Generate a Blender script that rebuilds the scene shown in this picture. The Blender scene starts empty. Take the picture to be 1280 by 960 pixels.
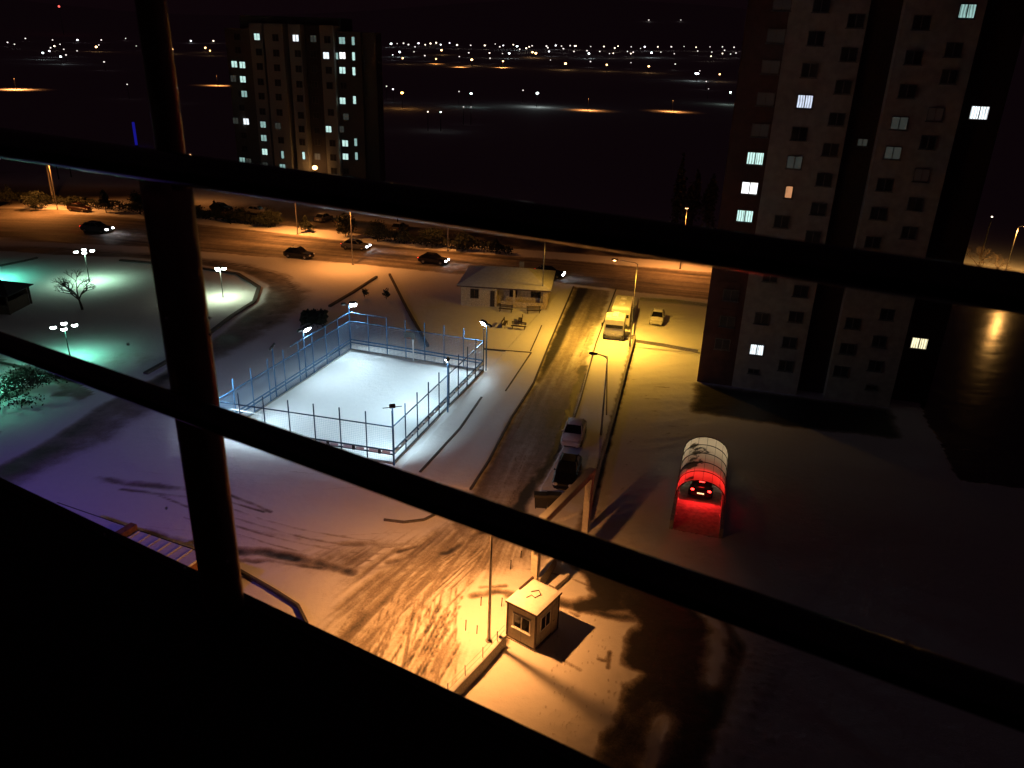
import bpy, math, random
import numpy as np
from mathutils import Vector, Matrix
random.seed(7); RNG = np.random.default_rng(7)
S = bpy.context.scene
COL = S.collection
R = math.radians
# ------------------------------------------------------------------ camera frame (used to survey positions on the ground)
F, PITCH, ROLL, H = 985.0, 23.2, 2.0, 31.0
_p, _r = R(PITCH), R(ROLL)
FWD = np.array([0, math.cos(_p), -math.sin(_p)])
_right = np.array([1.0, 0, 0]); _up = np.array([0, math.sin(_p), math.cos(_p)])
RT = math.cos(_r)*_right + math.sin(_r)*_up
UP = -math.sin(_r)*_right + math.cos(_r)*_up
EYE = np.array([0, 0, H])
def ray(x, y):
    d = FWD*F + RT*(x-640) + UP*(480-y); return d/np.linalg.norm(d)
def P(x, y, z=0.0):
    d = ray(x, y); t = (z-H)/d[2]; return EYE + d*t
def pix(p):
    v = np.asarray(p, float)-EYE; w = v@FWD
    return 640+F*(v@RT)/w, 480-F*(v@UP)/w
def hit_plane(x, y, o, n):
    d = ray(x, y); o = np.asarray(o, float); t = ((o-EYE)@n)/(d@n); return EYE+d*t
def height_at(base, ypix):
    zs = np.linspace(0, 60, 1201); ys = [pix((base[0], base[1], z))[1] for z in zs]
    return float(zs[int(np.argmin(np.abs(np.array(ys)-ypix)))])
def xy(*pts): return [P(*q)[:2] for q in pts]

# ------------------------------------------------------------------ materials
MATS = {}
def new_mat(name):
    m = bpy.data.materials.new(name); m.use_nodes = True
    nt = m.node_tree; b = nt.nodes['Principled BSDF']; return m, nt, b
def mat(name, col, rough=.7, metal=0, var=.25, scale=6., bump=.0, emis=None, estr=0, spec=.5, col2=None):
    if name in MATS: return MATS[name]
    m, nt, b = new_mat(name)
    tc = nt.nodes.new('ShaderNodeTexCoord'); nz = nt.nodes.new('ShaderNodeTexNoise')
    nz.inputs['Scale'].default_value = scale; nz.inputs['Detail'].default_value = 6
    nt.links.new(tc.outputs['Object'], nz.inputs['Vector'])
    mx = nt.nodes.new('ShaderNodeMix'); mx.data_type = 'RGBA'
    c1 = [min(1, c*(1+var)) for c in col]; c2 = [c*(1-var) for c in (col2 or col)]
    mx.inputs[6].default_value = (*c1, 1); mx.inputs[7].default_value = (*c2, 1)
    rp = nt.nodes.new('ShaderNodeMapRange'); rp.inputs[1].default_value = .35; rp.inputs[2].default_value = .65
    nt.links.new(nz.outputs['Fac'], rp.inputs[0]); nt.links.new(rp.outputs[0], mx.inputs[0])
    nt.links.new(mx.outputs[2], b.inputs['Base Color'])
    b.inputs['Roughness'].default_value = rough; b.inputs['Metallic'].default_value = metal
    b.inputs['Specular IOR Level'].default_value = spec
    if bump:
        bp = nt.nodes.new('ShaderNodeBump'); bp.inputs['Strength'].default_value = bump; bp.inputs['Distance'].default_value = .05
        nt.links.new(nz.outputs['Fac'], bp.inputs['Height']); nt.links.new(bp.outputs[0], b.inputs['Normal'])
    if emis:
        b.inputs['Emission Color'].default_value = (*emis, 1); b.inputs['Emission Strength'].default_value = estr
    MATS[name] = m; return m
def glow(name, col, strength):
    if name in MATS: return MATS[name]
    m, nt, b = new_mat(name)
    b.inputs['Base Color'].default_value = (.3, .3, .3, 1)
    b.inputs['Emission Color'].default_value = (*col, 1); b.inputs['Emission Strength'].default_value = strength
    MATS[name] = m; return m
def window_glow(name, col, strength, scale=1.5):
    """a lit room behind a curtain: folds and lace vary the light"""
    if name in MATS: return MATS[name]
    m, nt, b = new_mat(name)
    tc = nt.nodes.new('ShaderNodeTexCoord'); wv = nt.nodes.new('ShaderNodeTexWave')
    wv.inputs['Scale'].default_value = scale; wv.inputs['Distortion'].default_value = 3; wv.inputs['Detail'].default_value = 3
    nz = nt.nodes.new('ShaderNodeTexNoise'); nz.inputs['Scale'].default_value = 1.7
    nt.links.new(tc.outputs['Object'], wv.inputs['Vector']); nt.links.new(tc.outputs['Object'], nz.inputs['Vector'])
    mu = nt.nodes.new('ShaderNodeMath'); mu.operation = 'ADD'
    nt.links.new(wv.outputs['Fac'], mu.inputs[0]); nt.links.new(nz.outputs['Fac'], mu.inputs[1])
    rp = nt.nodes.new('ShaderNodeMapRange'); rp.inputs[1].default_value = .3; rp.inputs[2].default_value = 1.4
    rp.inputs[3].default_value = strength*.28; rp.inputs[4].default_value = strength*1.3
    nt.links.new(mu.outputs[0], rp.inputs[0]); nt.links.new(rp.outputs[0], b.inputs['Emission Strength'])
    b.inputs['Base Color'].default_value = (.2, .2, .2, 1); b.inputs['Emission Color'].default_value = (*col, 1)
    MATS[name] = m; return m

# ------------------------------------------------------------------ mesh builder
class MB:
    def __init__(s): s.v = []; s.f = []; s.m = []
    def add(s, vs, fs, mi=0):
        o = len(s.v); s.v += [tuple(map(float, v)) for v in vs]; s.f += [tuple(i+o for i in f) for f in fs]; s.m += [mi]*len(fs); return s
    def box(s, x0, y0, z0, x1, y1, z1, mi=0, bev=0):
        if bev:
            b = min(bev, (x1-x0)*.45, (y1-y0)*.45, (z1-z0)*.45)
            rings = []
            for z, i in ((z0, b), (z0+b, 0), (z1-b, 0), (z1, b)):
                xa, xb, ya, yb = x0+i, x1-i, y0+i, y1-i
                rings.append([(xa+b, ya, z), (xb-b, ya, z), (xb, ya+b, z), (xb, yb-b, z), (xb-b, yb, z), (xa+b, yb, z), (xa, yb-b, z), (xa, ya+b, z)])
            return s.loft(rings, mi=mi)
        v = [(x0,y0,z0),(x1,y0,z0),(x1,y1,z0),(x0,y1,z0),(x0,y0,z1),(x1,y0,z1),(x1,y1,z1),(x0,y1,z1)]
        return s.add(v, [(0,3,2,1),(4,5,6,7),(0,1,5,4),(1,2,6,5),(2,3,7,6),(3,0,4,7)], mi)
    def loft(s, rings, closed=True, caps=True, mi=0):
        n = len(rings[0]); vs = [p for r in rings for p in r]; fs = []
        for k in range(len(rings)-1):
            for i in range(n if closed else n-1):
                j = (i+1) % n; fs.append((k*n+i, k*n+j, (k+1)*n+j, (k+1)*n+i))
        if caps and closed:
            fs.append(tuple(range(n-1, -1, -1))); fs.append(tuple((len(rings)-1)*n+i for i in range(n)))
        return s.add(vs, fs, mi)
    def prism(s, poly, z0, z1, mi=0):
        return s.loft([[(p[0], p[1], z0) for p in poly], [(p[0], p[1], z1) for p in poly]], mi=mi)
    def tube(s, pts, rad, n=8, mi=0, caps=True):
        pts = [np.array(p, float) for p in pts]
        if not hasattr(rad, '__len__'): rad = [rad]*len(pts)
        rings = []; prev = None
        for i, p in enumerate(pts):
            t = pts[min(i+1, len(pts)-1)]-pts[max(i-1, 0)]; t = t/(np.linalg.norm(t)+1e-9)
            a = np.array([0, 0, 1.]) if abs(t[2]) < .9 else np.array([1., 0, 0])
            if prev is not None: a = prev
            u = a-t*(a@t); u /= np.linalg.norm(u)+1e-9; w = np.cross(t, u); prev = u
            rings.append([p+rad[i]*(math.cos(2*math.pi*k/n)*u+math.sin(2*math.pi*k/n)*w) for k in range(n)])
        return s.loft(rings, mi=mi, caps=caps)
    def ball(s, c, rx, ry=None, rz=None, n=10, m=6, mi=0):
        ry = ry or rx; rz = rz or rx; rings = []
        for j in range(m+1):
            th = math.pi*j/m; q = max(math.sin(th), .02)
            rings.append([(c[0]+rx*q*math.cos(2*math.pi*k/n), c[1]+ry*q*math.sin(2*math.pi*k/n), c[2]-rz*math.cos(th)) for k in range(n)])
        return s.loft(rings, mi=mi)
    def beam(s, a, b, w, h, mi=0):
        """bar of width w and height h, standing with its bottom on the line a-b"""
        a = np.array(a, float); b = np.array(b, float); d = b-a; L = np.hypot(d[0], d[1])
        n = np.array([-d[1], d[0], 0])/max(L, 1e-6)*w/2
        v = [a-n, a+n, b+n, b-n]; z = np.array([0, 0, h])
        return s.add([*v, *[q+z for q in v]], [(0,1,2,3),(7,6,5,4),(0,4,5,1),(1,5,6,2),(2,6,7,3),(3,7,4,0)], mi)
    def build(s, name, m, parent=None, origin=(0, 0, 0), smooth=False):
        me = bpy.data.meshes.new(name); o3 = np.array(origin)
        me.from_pydata([tuple(np.array(v)-o3) for v in s.v] if any(origin) else s.v, [], s.f)
        for x in (m if isinstance(m, (list, tuple)) else [m]): me.materials.append(x)
        if isinstance(m, (list, tuple)): me.polygons.foreach_set('material_index', s.m)
        if smooth: me.polygons.foreach_set('use_smooth', [True]*len(s.f))
        me.update(); me.validate()
        o = bpy.data.objects.new(name, me); COL.objects.link(o)
        if parent: o.parent = parent
        return o
def tag(o, label=None, cat=None, group=None, kind=None):
    if label: o['label'] = label
    if cat: o['category'] = cat
    if group: o['group'] = group
    if kind: o['kind'] = kind
    return o
def thing(name, label, cat, loc=(0, 0, 0), rz=0, group=None):
    o = bpy.data.objects.new(name, None); COL.objects.link(o); o.empty_display_size = .3
    o.location = tuple(map(float, loc)); o.rotation_euler = (0, 0, rz); return tag(o, label, cat, group)
def copy_tree(o, parent=None):
    c = o.copy(); COL.objects.link(c)
    if parent: c.parent = parent
    for ch in list(o.children): copy_tree(ch, c)
    return c
def lamp(name, kind, loc, power, col, parent=None, rot=(0, 0, 0), spot=160, blend=.6, rad=.15):
    l = bpy.data.lights.new(name, kind); l.energy = power; l.color = col
    l.shadow_soft_size = rad
    if kind == 'SPOT': l.spot_size = R(spot); l.spot_blend = blend
    o = bpy.data.objects.new(name, l); COL.objects.link(o); o.location = tuple(map(float, loc)); o.rotation_euler = rot
    if parent: o.parent = parent
    return o

# ------------------------------------------------------------------ numeric noise for the snow
def vnoise(x, y, seed=0):
    xi = np.floor(x).astype(np.int64); yi = np.floor(y).astype(np.int64); fx = x-xi; fy = y-yi
    def h(a, b):
        n = (a*374761393+b*668265263+seed*974634777) & 0xffffffff
        n = ((n ^ (n >> 13))*1274126177) & 0xffffffff; n = n ^ (n >> 16)
        return (n & 0xffff)/65535.0
    ux = fx*fx*(3-2*fx); uy = fy*fy*(3-2*fy)
    return (h(xi, yi)*(1-ux)+h(xi+1, yi)*ux)*(1-uy)+(h(xi, yi+1)*(1-ux)+h(xi+1, yi+1)*ux)*uy
def fbm(x, y, seed=0, o=4):
    t = 0; a = .5
    for k in range(o): t = t+a*vnoise(x*2**k, y*2**k, seed+k); a *= .5
    return t/(1-.5**o)
def inside(poly, X, Y):
    r = np.zeros(X.shape, bool); n = len(poly); j = n-1
    for i in range(n):
        xi, yi = poly[i]; xj, yj = poly[j]
        c = ((yi > Y) != (yj > Y)) & (X < (xj-xi)*(Y-yi)/((yj-yi) if yj != yi else 1e-9)+xi)
        r ^= c; j = i
    return r
def seg_dist(pl, X, Y):
    d = np.full(X.shape, 1e9)
    for a, b in zip(pl[:-1], pl[1:]):
        a = np.array(a); b = np.array(b); v = b-a; L = v@v+1e-9
        t = np.clip(((X-a[0])*v[0]+(Y-a[1])*v[1])/L, 0, 1)
        d = np.minimum(d, np.hypot(X-a[0]-t*v[0], Y-a[1]-t*v[1]))
    return d

# ------------------------------------------------------------------ terrain
def sstep(a, b, t): t = np.clip((t-a)/(b-a), 0, 1); return t*t*(3-2*t)
def terrain(x, y):
    x = np.asarray(x, float); y = np.asarray(y, float); r = np.hypot(x, y); az = np.arctan2(x, np.maximum(y, 1))
    rise = 2+46*sstep(-.55, .35, az)
    hl = 235*(.75+.25*np.sin(az*7+1))
    return rise*sstep(550, 2100, r)+hl*sstep(2600, 4700, r)
def march(x, y, lift, t0=120, t1=5600):
    d = ray(x, y); t = np.concatenate([np.arange(t0, 900, 4.), np.arange(900, t1, 10.)])
    p = EYE+d*t[:, None]; g = p[:, 2]-(terrain(p[:, 0], p[:, 1])+lift)
    k = np.where(g < 0)[0]
    if not len(k): return None
    k = k[0]
    if k:
        w = g[k-1]/(g[k-1]-g[k]+1e-9); return p[k-1]*(1-w)+p[k]*w
    return p[k]

# street axis (towards the main road) and its cross direction
AX = np.array([.205, .979]); AX /= np.linalg.norm(AX); CR = np.array([AX[1], -AX[0]])
def soft(poly, X, Y, w):
    q = np.array(poly); lo = q.min(0)-3*w-1; hi = q.max(0)+3*w+1; out = np.zeros(X.shape)
    m = (X > lo[0]) & (X < hi[0]) & (Y > lo[1]) & (Y < hi[1]); x = X[m]; y = Y[m]
    d = seg_dist(list(poly)+[poly[0]], x, y)*np.where(inside(poly, x, y), 1, -1); t = np.clip(d/(2*w)+.5, 0, 1); out[m] = t*t*(3-2*t); return out
# ---- outlines of the setting, surveyed on the ground
COURT = xy((439, 437), (604, 464), (492, 580), (274, 546))
STREET = xy((560, 655), (590, 615), (612, 578), (640, 524), (668, 480), (690, 425), (718, 358), (764, 364), (741, 430), (722, 500), (702, 560), (672, 612), (655, 655), (640, 690), (600, 700))
STREET_MID = xy((655, 640), (700, 520), (742, 363))
MAIN_N = [(-700, 190), (0, 300), (190, 309), (245, 314), (359, 323), (452, 331), (552, 341), (690, 352), (800, 366), (880, 374), (1060, 392), (1400, 428)]
MAIN_F = [(-700, 150), (0, 254), (130, 269), (245, 280), (410, 298), (513, 310), (730, 327), (880, 340), (1060, 356), (1400, 388)]
MAIN = xy(*MAIN_N)+xy(*MAIN_F)[::-1]
PATH_IN = [(0, 316), (60, 321), (150, 324), (230, 331), (295, 342), (324, 358), (318, 378), (290, 396), (232, 440), (180, 470), (110, 505), (40, 550), (-60, 600)]
PATH_OUT = [(-60, 640), (50, 590), (140, 545), (215, 487), (285, 440), (335, 412), (372, 388), (388, 364), (350, 342), (295, 328), (225, 320), (120, 312), (0, 306)]
PATH = xy(*PATH_IN)+xy(*PATH_OUT)
PATH_IN_W = xy(*PATH_IN)
ISLAND2 = xy((-60, 470), (0, 448), (70, 462), (120, 492), (128, 520), (90, 545), (20, 572), (-60, 600))
WALK_L = xy((500, 588), (608, 466), (700, 362), (716, 360), (688, 425), (667, 479), (638, 523), (610, 576), (588, 612), (560, 608))
WALK_R = xy((766, 364), (795, 376), (789, 425), (778, 470), (745, 590), (728, 640), (690, 655), (675, 612), (704, 560), (724, 500), (743, 430))
JUNC = xy((300, 690), (400, 690), (470, 672), (560, 655), (640, 640), (700, 660), (690, 700), (640, 715), (575, 742), (540, 765), (528, 785), (560, 800), (590, 815), (560, 850), (520, 900), (380, 850), (400, 790), (415, 760), (425, 715), (300, 700))
DRIVE = xy((690, 668), (740, 690), (800, 700), (870, 758), (925, 815), (905, 900), (870, 1000), (722, 1000), (783, 858), (802, 842), (775, 828), (778, 797), (797, 777), (785, 764), (722, 766), (703, 750), (738, 742), (728, 722), (700, 700))
WETROAD = xy((1130, 385), (1210, 372), (1500, 405), (1500, 640), (1200, 600), (1120, 450))
LOT = xy((480, 640), (520, 650), (548, 640))
# garage ramp
RA = P(841, 660)[:2]; RB = P(898, 674)[:2]
rdir = np.array([.262, .965]); rdir /= np.linalg.norm(rdir); rcr = np.array([rdir[1], -rdir[0]])
RW = abs((RB-RA)@rcr); RMID = (RA+RB)/2
xf = next(x for x in np.linspace(0, 16, 161) if pix((*(RMID+rdir*x), 2.35))[1] < 602)
xb = next(x for x in np.linspace(0, 30, 301) if pix((*(RMID+rdir*x), 2.35))[1] < 547)
RLEN = xb+.25
RA2 = RMID-rcr*RW/2; RB2 = RMID+rcr*RW/2
RAMP = [RA2, RB2, RB2+rdir*RLEN, RA2+rdir*RLEN]

# ------------------------------------------------------------------ the snow-covered ground, one grid split into named sheets
def axis(parts):
    out = []
    for a, b, st in parts: out.append(np.arange(a, b-1e-6, st))
    return np.concatenate(out+[np.array([parts[-1][1]])])
far = lambda a, b, n: np.geomspace(a, b, n)
xs = np.concatenate([-far(6500, 76, 34), axis([(-75, -24, .4), (-24, 9, .1), (9, 46, .28), (46, 75, 1.)]), far(77, 6500, 34)])
ys = np.concatenate([np.array([-400, -100, -20, 0, 12, 20]), axis([(26, 62, .11), (62, 112, .28), (112, 150, .5)]), far(151, 6500, 46)])
GX, GY = np.meshgrid(xs, ys, indexing='xy')
nx, ny = len(xs), len(ys)
warpx = GX+.7*(fbm(GX*.8, GY*.8, 11)-.5)+.25*(fbm(GX*3, GY*3, 21)-.5); warpy = GY+.7*(fbm(GX*.8, GY*.8, 31)-.5)+.25*(fbm(GX*3, GY*3, 41)-.5)
wear = np.zeros(GX.shape)
near = (GX > -140) & (GX < 120) & (GY > 20) & (GY < 240)
def setw(v): 
    global wear
    wear = np.maximum(wear, v)
def along(ax, lon, lat, seed):
    """noise drawn out along a driving direction"""
    c = (-ax[1], ax[0]); return fbm((GX*ax[0]+GY*ax[1])/lon, (GX*c[0]+GY*c[1])/lat, seed)
st_n = along(AX, 9., .55, 3); st_b = along(AX, 16., 1.6, 5)
m_street = soft(STREET, warpx, warpy, .5)
lat = (GX-P(700, 520)[0])*CR[0]+(GY-P(700, 520)[1])*CR[1]      # metres right of the right kerb line
setw(m_street*(.5+.4*(st_n-.45)+.45*(st_b-.45)))
up = sstep(55, 85, GY)
setw(m_street*(1.25*np.exp(-((lat+3.7)/1.0)**2)*up*(.75+.5*st_n)))
setw(near*(1.1*np.exp(-(seg_dist(xy((648, 640), (662, 612), (680, 588), (702, 545), (719, 500), (729, 458)), warpx, warpy)/.6)**2)*(.6+.8*st_n)))
m_main = soft(MAIN, warpx, warpy, .6)
mdir = np.array(xy((690, 340))[0])-np.array(xy((245, 297))[0]); mdir /= np.linalg.norm(mdir)
setw(m_main*(.62+.7*(along(mdir, 22, .8, 13)-.4)))
m_path = soft(PATH, warpx, warpy, 2.6)
setw(m_path*(.70+.8*(fbm(GX*.4, GY*.4, 17)-.45)))
setw(inside(ISLAND2, warpx, warpy)*(.75*sstep(.45, .62, fbm(GX*.25, GY*.25, 61))))
m_junc = soft(JUNC, warpx, warpy, 2.)
FC = P(700, 535)[:2]; fr = np.hypot(GX-FC[0], GY-FC[1]); fa = np.arctan2(GX-FC[0], FC[1]-GY)
jn = .6*fbm(fr/6, fa*60, 19)+.4*fbm(fr/3, fa*150, 29); jb = fbm(GX*.35, GY*.35, 23)
setw(m_junc*(.44+1.15*(jn-.48)+.5*(jb-.45)))
m_drive = soft(DRIVE, warpx, warpy, .5)
setw(soft(xy((868, 479), (1112, 512), (1125, 548), (990, 533), (915, 522), (866, 514)), warpx, warpy, .8))
setw(m_drive*(.98+.5*(fbm(GX*.5, GY*.5, 71)-.5)))
setw(inside(WETROAD, warpx, warpy)*(.9+.5*(fbm(GX*.6, GY*.6, 73)-.5)))
def track(pts, w, a, brk=.0, seed=0, lon=2.5):
    pl = xy(*pts); q = np.array(pl); lo = q.min(0)-4*w-1; hi = q.max(0)+4*w+1
    ix = np.where((xs > lo[0]) & (xs < hi[0]))[0]; iy = np.where((ys > lo[1]) & (ys < hi[1]))[0]
    if not len(ix) or not len(iy): return
    sl = np.s_[iy[0]:iy[-1]+1, ix[0]:ix[-1]+1]
    k_ = .4 if w > .2 else .1; d = seg_dist(pl, warpx[sl]*k_+GX[sl]*(1-k_), warpy[sl]*k_+GY[sl]*(1-k_))
    n = fbm(GX[sl]/lon*2, GY[sl]/lon*2, 100+seed)
    v = a*np.exp(-(d/w)**2)*np.clip(1-brk+brk*2.4*(n-.25), 0, 1.1)
    wear[sl] = np.maximum(wear[sl], v)
PC = np.array(xy((-40, 309), (60, 313), (150, 321), (230, 326), (297, 336), (338, 349), (352, 368), (340, 390), (308, 410), (262, 438), (205, 476), (130, 524), (50, 568), (-40, 615)))
PT = np.gradient(PC, axis=0); PT /= np.linalg.norm(PT, axis=1)[:, None]; PN = np.stack([-PT[:, 1], PT[:, 0]], 1)
def wtrack(pl, w, a, brk, seed, lon=2.5):
    track([pix((*p, 0)) for p in pl], w, a, brk, seed, lon)
for i in range(22):
    o_ = random.uniform(-3.4, 3.4); k0 = random.randrange(0, 6); k1 = k0+random.randrange(5, 9)
    wtrack((PC+PN*(o_+.25*np.sin(np.arange(len(PC))*.8+i))[:, None])[k0:k1], random.uniform(.15, .4), random.uniform(.5, .9), .6, 600+i, 3)
VB = xy((-300, 226), (0, 243), (130, 258), (245, 269), (410, 288), (513, 300), (730, 318), (900, 331), (900, 316), (730, 303), (513, 283), (410, 271), (245, 250), (130, 240), (0, 226), (-300, 205))
setw(soft(VB, warpx, warpy, 1.)*(.8+.9*(fbm(GX*.3, GY*.3, 77)-.45)))
setw(soft(PATH_IN_W, warpx, warpy, 2.)*(.02+.6*(fbm(GX*.16, GY*.16, 83)-.46)+.3*(fbm(GX*.9, GY*.9, 84)-.5)))
track([(250, 688), (330, 690), (395, 703), (440, 716)], .55, .95, .4, 1)
track([(240, 700), (330, 701), (400, 709)], .28, .8, .5, 2)
track([(120, 598), (180, 606), (240, 612)], .5, .6, .7, 3)
track([(150, 612), (240, 622)], .25, .55, .7, 4)
track([(282, 617), (318, 631), (338, 640)], .2, .8, .6, 5)
track([(290, 628), (330, 640)], .12, .8, .6, 6)
track([(180, 665), (250, 682), (300, 690)], .5, .7, .6, 7)
track([(485, 704), (510, 697), (560, 690), (610, 660), (640, 630)], .4, .9, .5, 8)
track([(498, 690), (522, 683)], .25, .9, .3, 9)
for i_, q_ in enumerate((((655, 605), (605, 668), (545, 700), (460, 712), (380, 704)), ((670, 590), (625, 660), (575, 705), (520, 735), (470, 740)), ((640, 640), (590, 690), (520, 712), (440, 718), (330, 690)), ((560, 668), (500, 682), (420, 680), (330, 665)))):
    track(list(q_), .45, .5, .6, 1200+i_, 4)
track([(592, 745), (620, 740), (640, 742)], .35, .85, .5, 11)
track([(600, 735), (632, 733)], .22, .7, .5, 12)
track([(640, 745), (700, 752), (760, 768), (790, 772)], .5, .9, .2, 13)
for i in range(50):                       # tyre marks fanning from the site corner into the street
    a = random.random(); b = max(0, min(1, a+random.gauss(0, .08)))
    p0 = (385+190*a+random.uniform(-8, 8), 805+62*a+random.uniform(-10, 10))
    p1 = (440+130*b, 748-12*b); p2 = (520+105*b, 700-18*b); p3 = (600+55*b, 655-30*b); p4 = (650+40*b, 560)
    seq = [p0, p1, p2, p3, p4]; k0 = random.choice((0, 0, 0, 1)); k1 = random.choice((2, 2, 3, 5))
    track(seq[k0:k1] if k1-k0 > 1 else seq[:2], random.uniform(.05, .10), random.uniform(.4, .8), .35, 20+i, random.uniform(.6, 2))
def ruts(pts, a=.75, w=.13, seed=0, n=24):
    q = np.array(xy(*pts)); t = np.linspace(0, len(q)-1, n); q = np.stack([np.interp(t, range(len(q)), q[:, k]) for k in (0, 1)], 1)
    for _ in range(4): q[1:-1] = (q[:-2]+2*q[1:-1]+q[2:])/4
    g = np.gradient(q, axis=0); g /= np.linalg.norm(g, axis=1)[:, None]; m = np.stack([-g[:, 1], g[:, 0]], 1)
    for s_ in (-.74, .74): wtrack(q+m*s_, w*random.uniform(.8, 1.3), a*random.uniform(.6, 1.05), .6, 700+seed, 2)
for i, pts in enumerate((((700, 500), (650, 620), (560, 715), (475, 795), (410, 860)), ((690, 520), (640, 635), (540, 720), (450, 790), (400, 830)), ((672, 560), (610, 655), (500, 697), (380, 684), (240, 640)), ((650, 600), (585, 668), (480, 690), (330, 662), (200, 610)),
    ((640, 700), (720, 712), (820, 765), (875, 850), (860, 960)), ((725, 400), (690, 480), (650, 590)), ((735, 400), (702, 480), (668, 580)), ((712, 420), (675, 500), (632, 600)), ((560, 720), (500, 790), (470, 850)), ((600, 700), (540, 760), (500, 830)))):
    ruts(pts, .72 if i < 10 else .45, .12, i)
for i in range(26):                        # churned snow low on the junction
    a = random.random(); x0 = 500+70*a+random.uniform(-10, 10); y0 = 845+random.uniform(-70, 10)-10*a
    track([(x0-16, y0+26), (x0, y0), (x0+15, y0-28)], random.uniform(.06, .13), random.uniform(.7, 1.), .6, 140+i, .9)
for i in range(5):                        # faint marks on the left street
    y0 = random.uniform(575, 700); track([(120, y0-14), (260, y0), (400, y0+14+random.uniform(-6, 6)), (520, y0+8)], random.uniform(.06, .12), random.uniform(.25, .42), .6, 170+i, 4)
for i in range(8):                         # tracks in the near lot and by the garage
    o = i*9; track([(905+o, 960), (915+o*.8, 860), (940+o, 800)], .14, .35, .6, 190+i, 2)
track([(860, 960), (905, 880), (925, 810), (900, 770), (850, 730)], .5, .9, .2, 201)
for q in [((880, 752), (898, 790), (893, 850)), ((832, 905), (812, 960))]:
    d_ = seg_dist(xy(*q), warpx, warpy); wear = np.where(near, wear*(1-.85*np.exp(-(d_/.55)**2)), wear)
for i in range(150):                       # footprints
    a = random.random(); x0, y0 = random.choice([(690+95*a+random.gauss(0, 5), 930-75*a+random.gauss(0, 14)), (705+random.gauss(0, 14), 830+90*a), (745+random.gauss(0, 22), 800+random.gauss(0, 22)), (540+random.gauss(0, 40), 790+random.gauss(0, 25))])
    track([(x0, y0), (x0+.7, y0-3)], .055, .42, .2, 300+i)
for q in [((762, 815), (760, 835)), ((748, 824), (756, 826)), ((705, 826), (725, 838)), ((712, 765), (722, 770))]: track(list(q), .16, .95, .5, 480)
for i in range(26):                        # bare soil ridges in the lot beside the tower
    y0 = random.uniform(470, 545); x0 = random.uniform(782, 840)
    track([(x0, y0), (x0+random.uniform(12, 30), y0+random.uniform(-3, 5))], .14, random.uniform(.25, .5), .7, 500+i, 1)
for i in range(10):
    track([(772+2*i, 640-i*14), (782+2*i, 632-i*14)], .1, .4, .7, 530+i, 1)
# dark verge under the site wall
track([(793, 425), (772, 505), (745, 605), (722, 668)], .42, .85, .6, 540, 2)
track([(556, 880), (600, 838), (632, 800)], .3, .9, .4, 541, 1)
dpi = seg_dist(xy(*PATH_IN), GX, GY); wear = np.where(near & (dpi < 1.6), wear*np.clip((dpi-.7)/.9, 0, 1), wear)
# court, walks
m_court = inside(COURT, GX, GY); m_wl = inside(WALK_L, GX, GY) & ~m_court; m_wr = inside(WALK_R, GX, GY)
wear[m_court] = .05*fbm(GX[m_court], GY[m_court], 81); wear[m_wl] = np.minimum(wear[m_wl], .12); wear[m_wr] = np.minimum(wear[m_wr], .25)
for i in range(7):
    x0 = random.uniform(380, 520); y0 = random.uniform(460, 540)
    for k in range(26): track([(x0+k*3.2+random.gauss(0, .5), y0+k*random.uniform(.2, .5)*(1 if i % 2 else -1)+random.gauss(0, .6)), (x0+k*3.2+.8, y0+.4)][:1]*2, .09, .3, .1, 900+i)
wear += .16*(fbm(GX*.5, GY*.5, 91)-.45)*(~m_court)
wear = np.clip(wear, 0, 1.05)
GZ = terrain(GX, GY)+near*(.05*(fbm(GX*.7, GY*.7, 95)-.5)-.045*np.clip(wear, 0, 1)+.02*(vnoise(GX*3.1, GY*3.1, 96)-.5)+.08*np.clip(1-np.abs(wear-.35)/.2, 0, 1)*fbm(GX*1.5, GY*1.5, 97))
m_lot = soft(xy((800, 380), (900, 385), (900, 560), (820, 680), (735, 660), (770, 520), (790, 430)), GX, GY, 2.)
GZ = GZ+m_lot*(.16*(along(np.array([.95, .3]), 3., .7, 191)-.5)+.08*(fbm(GX*1.8, GY*1.8, 193)-.5))
GZ[m_court] = .03+.012*fbm(GX[m_court]*2, GY[m_court]*2, 98)
GZ = GZ+.1*(m_wl | m_wr)
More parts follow.
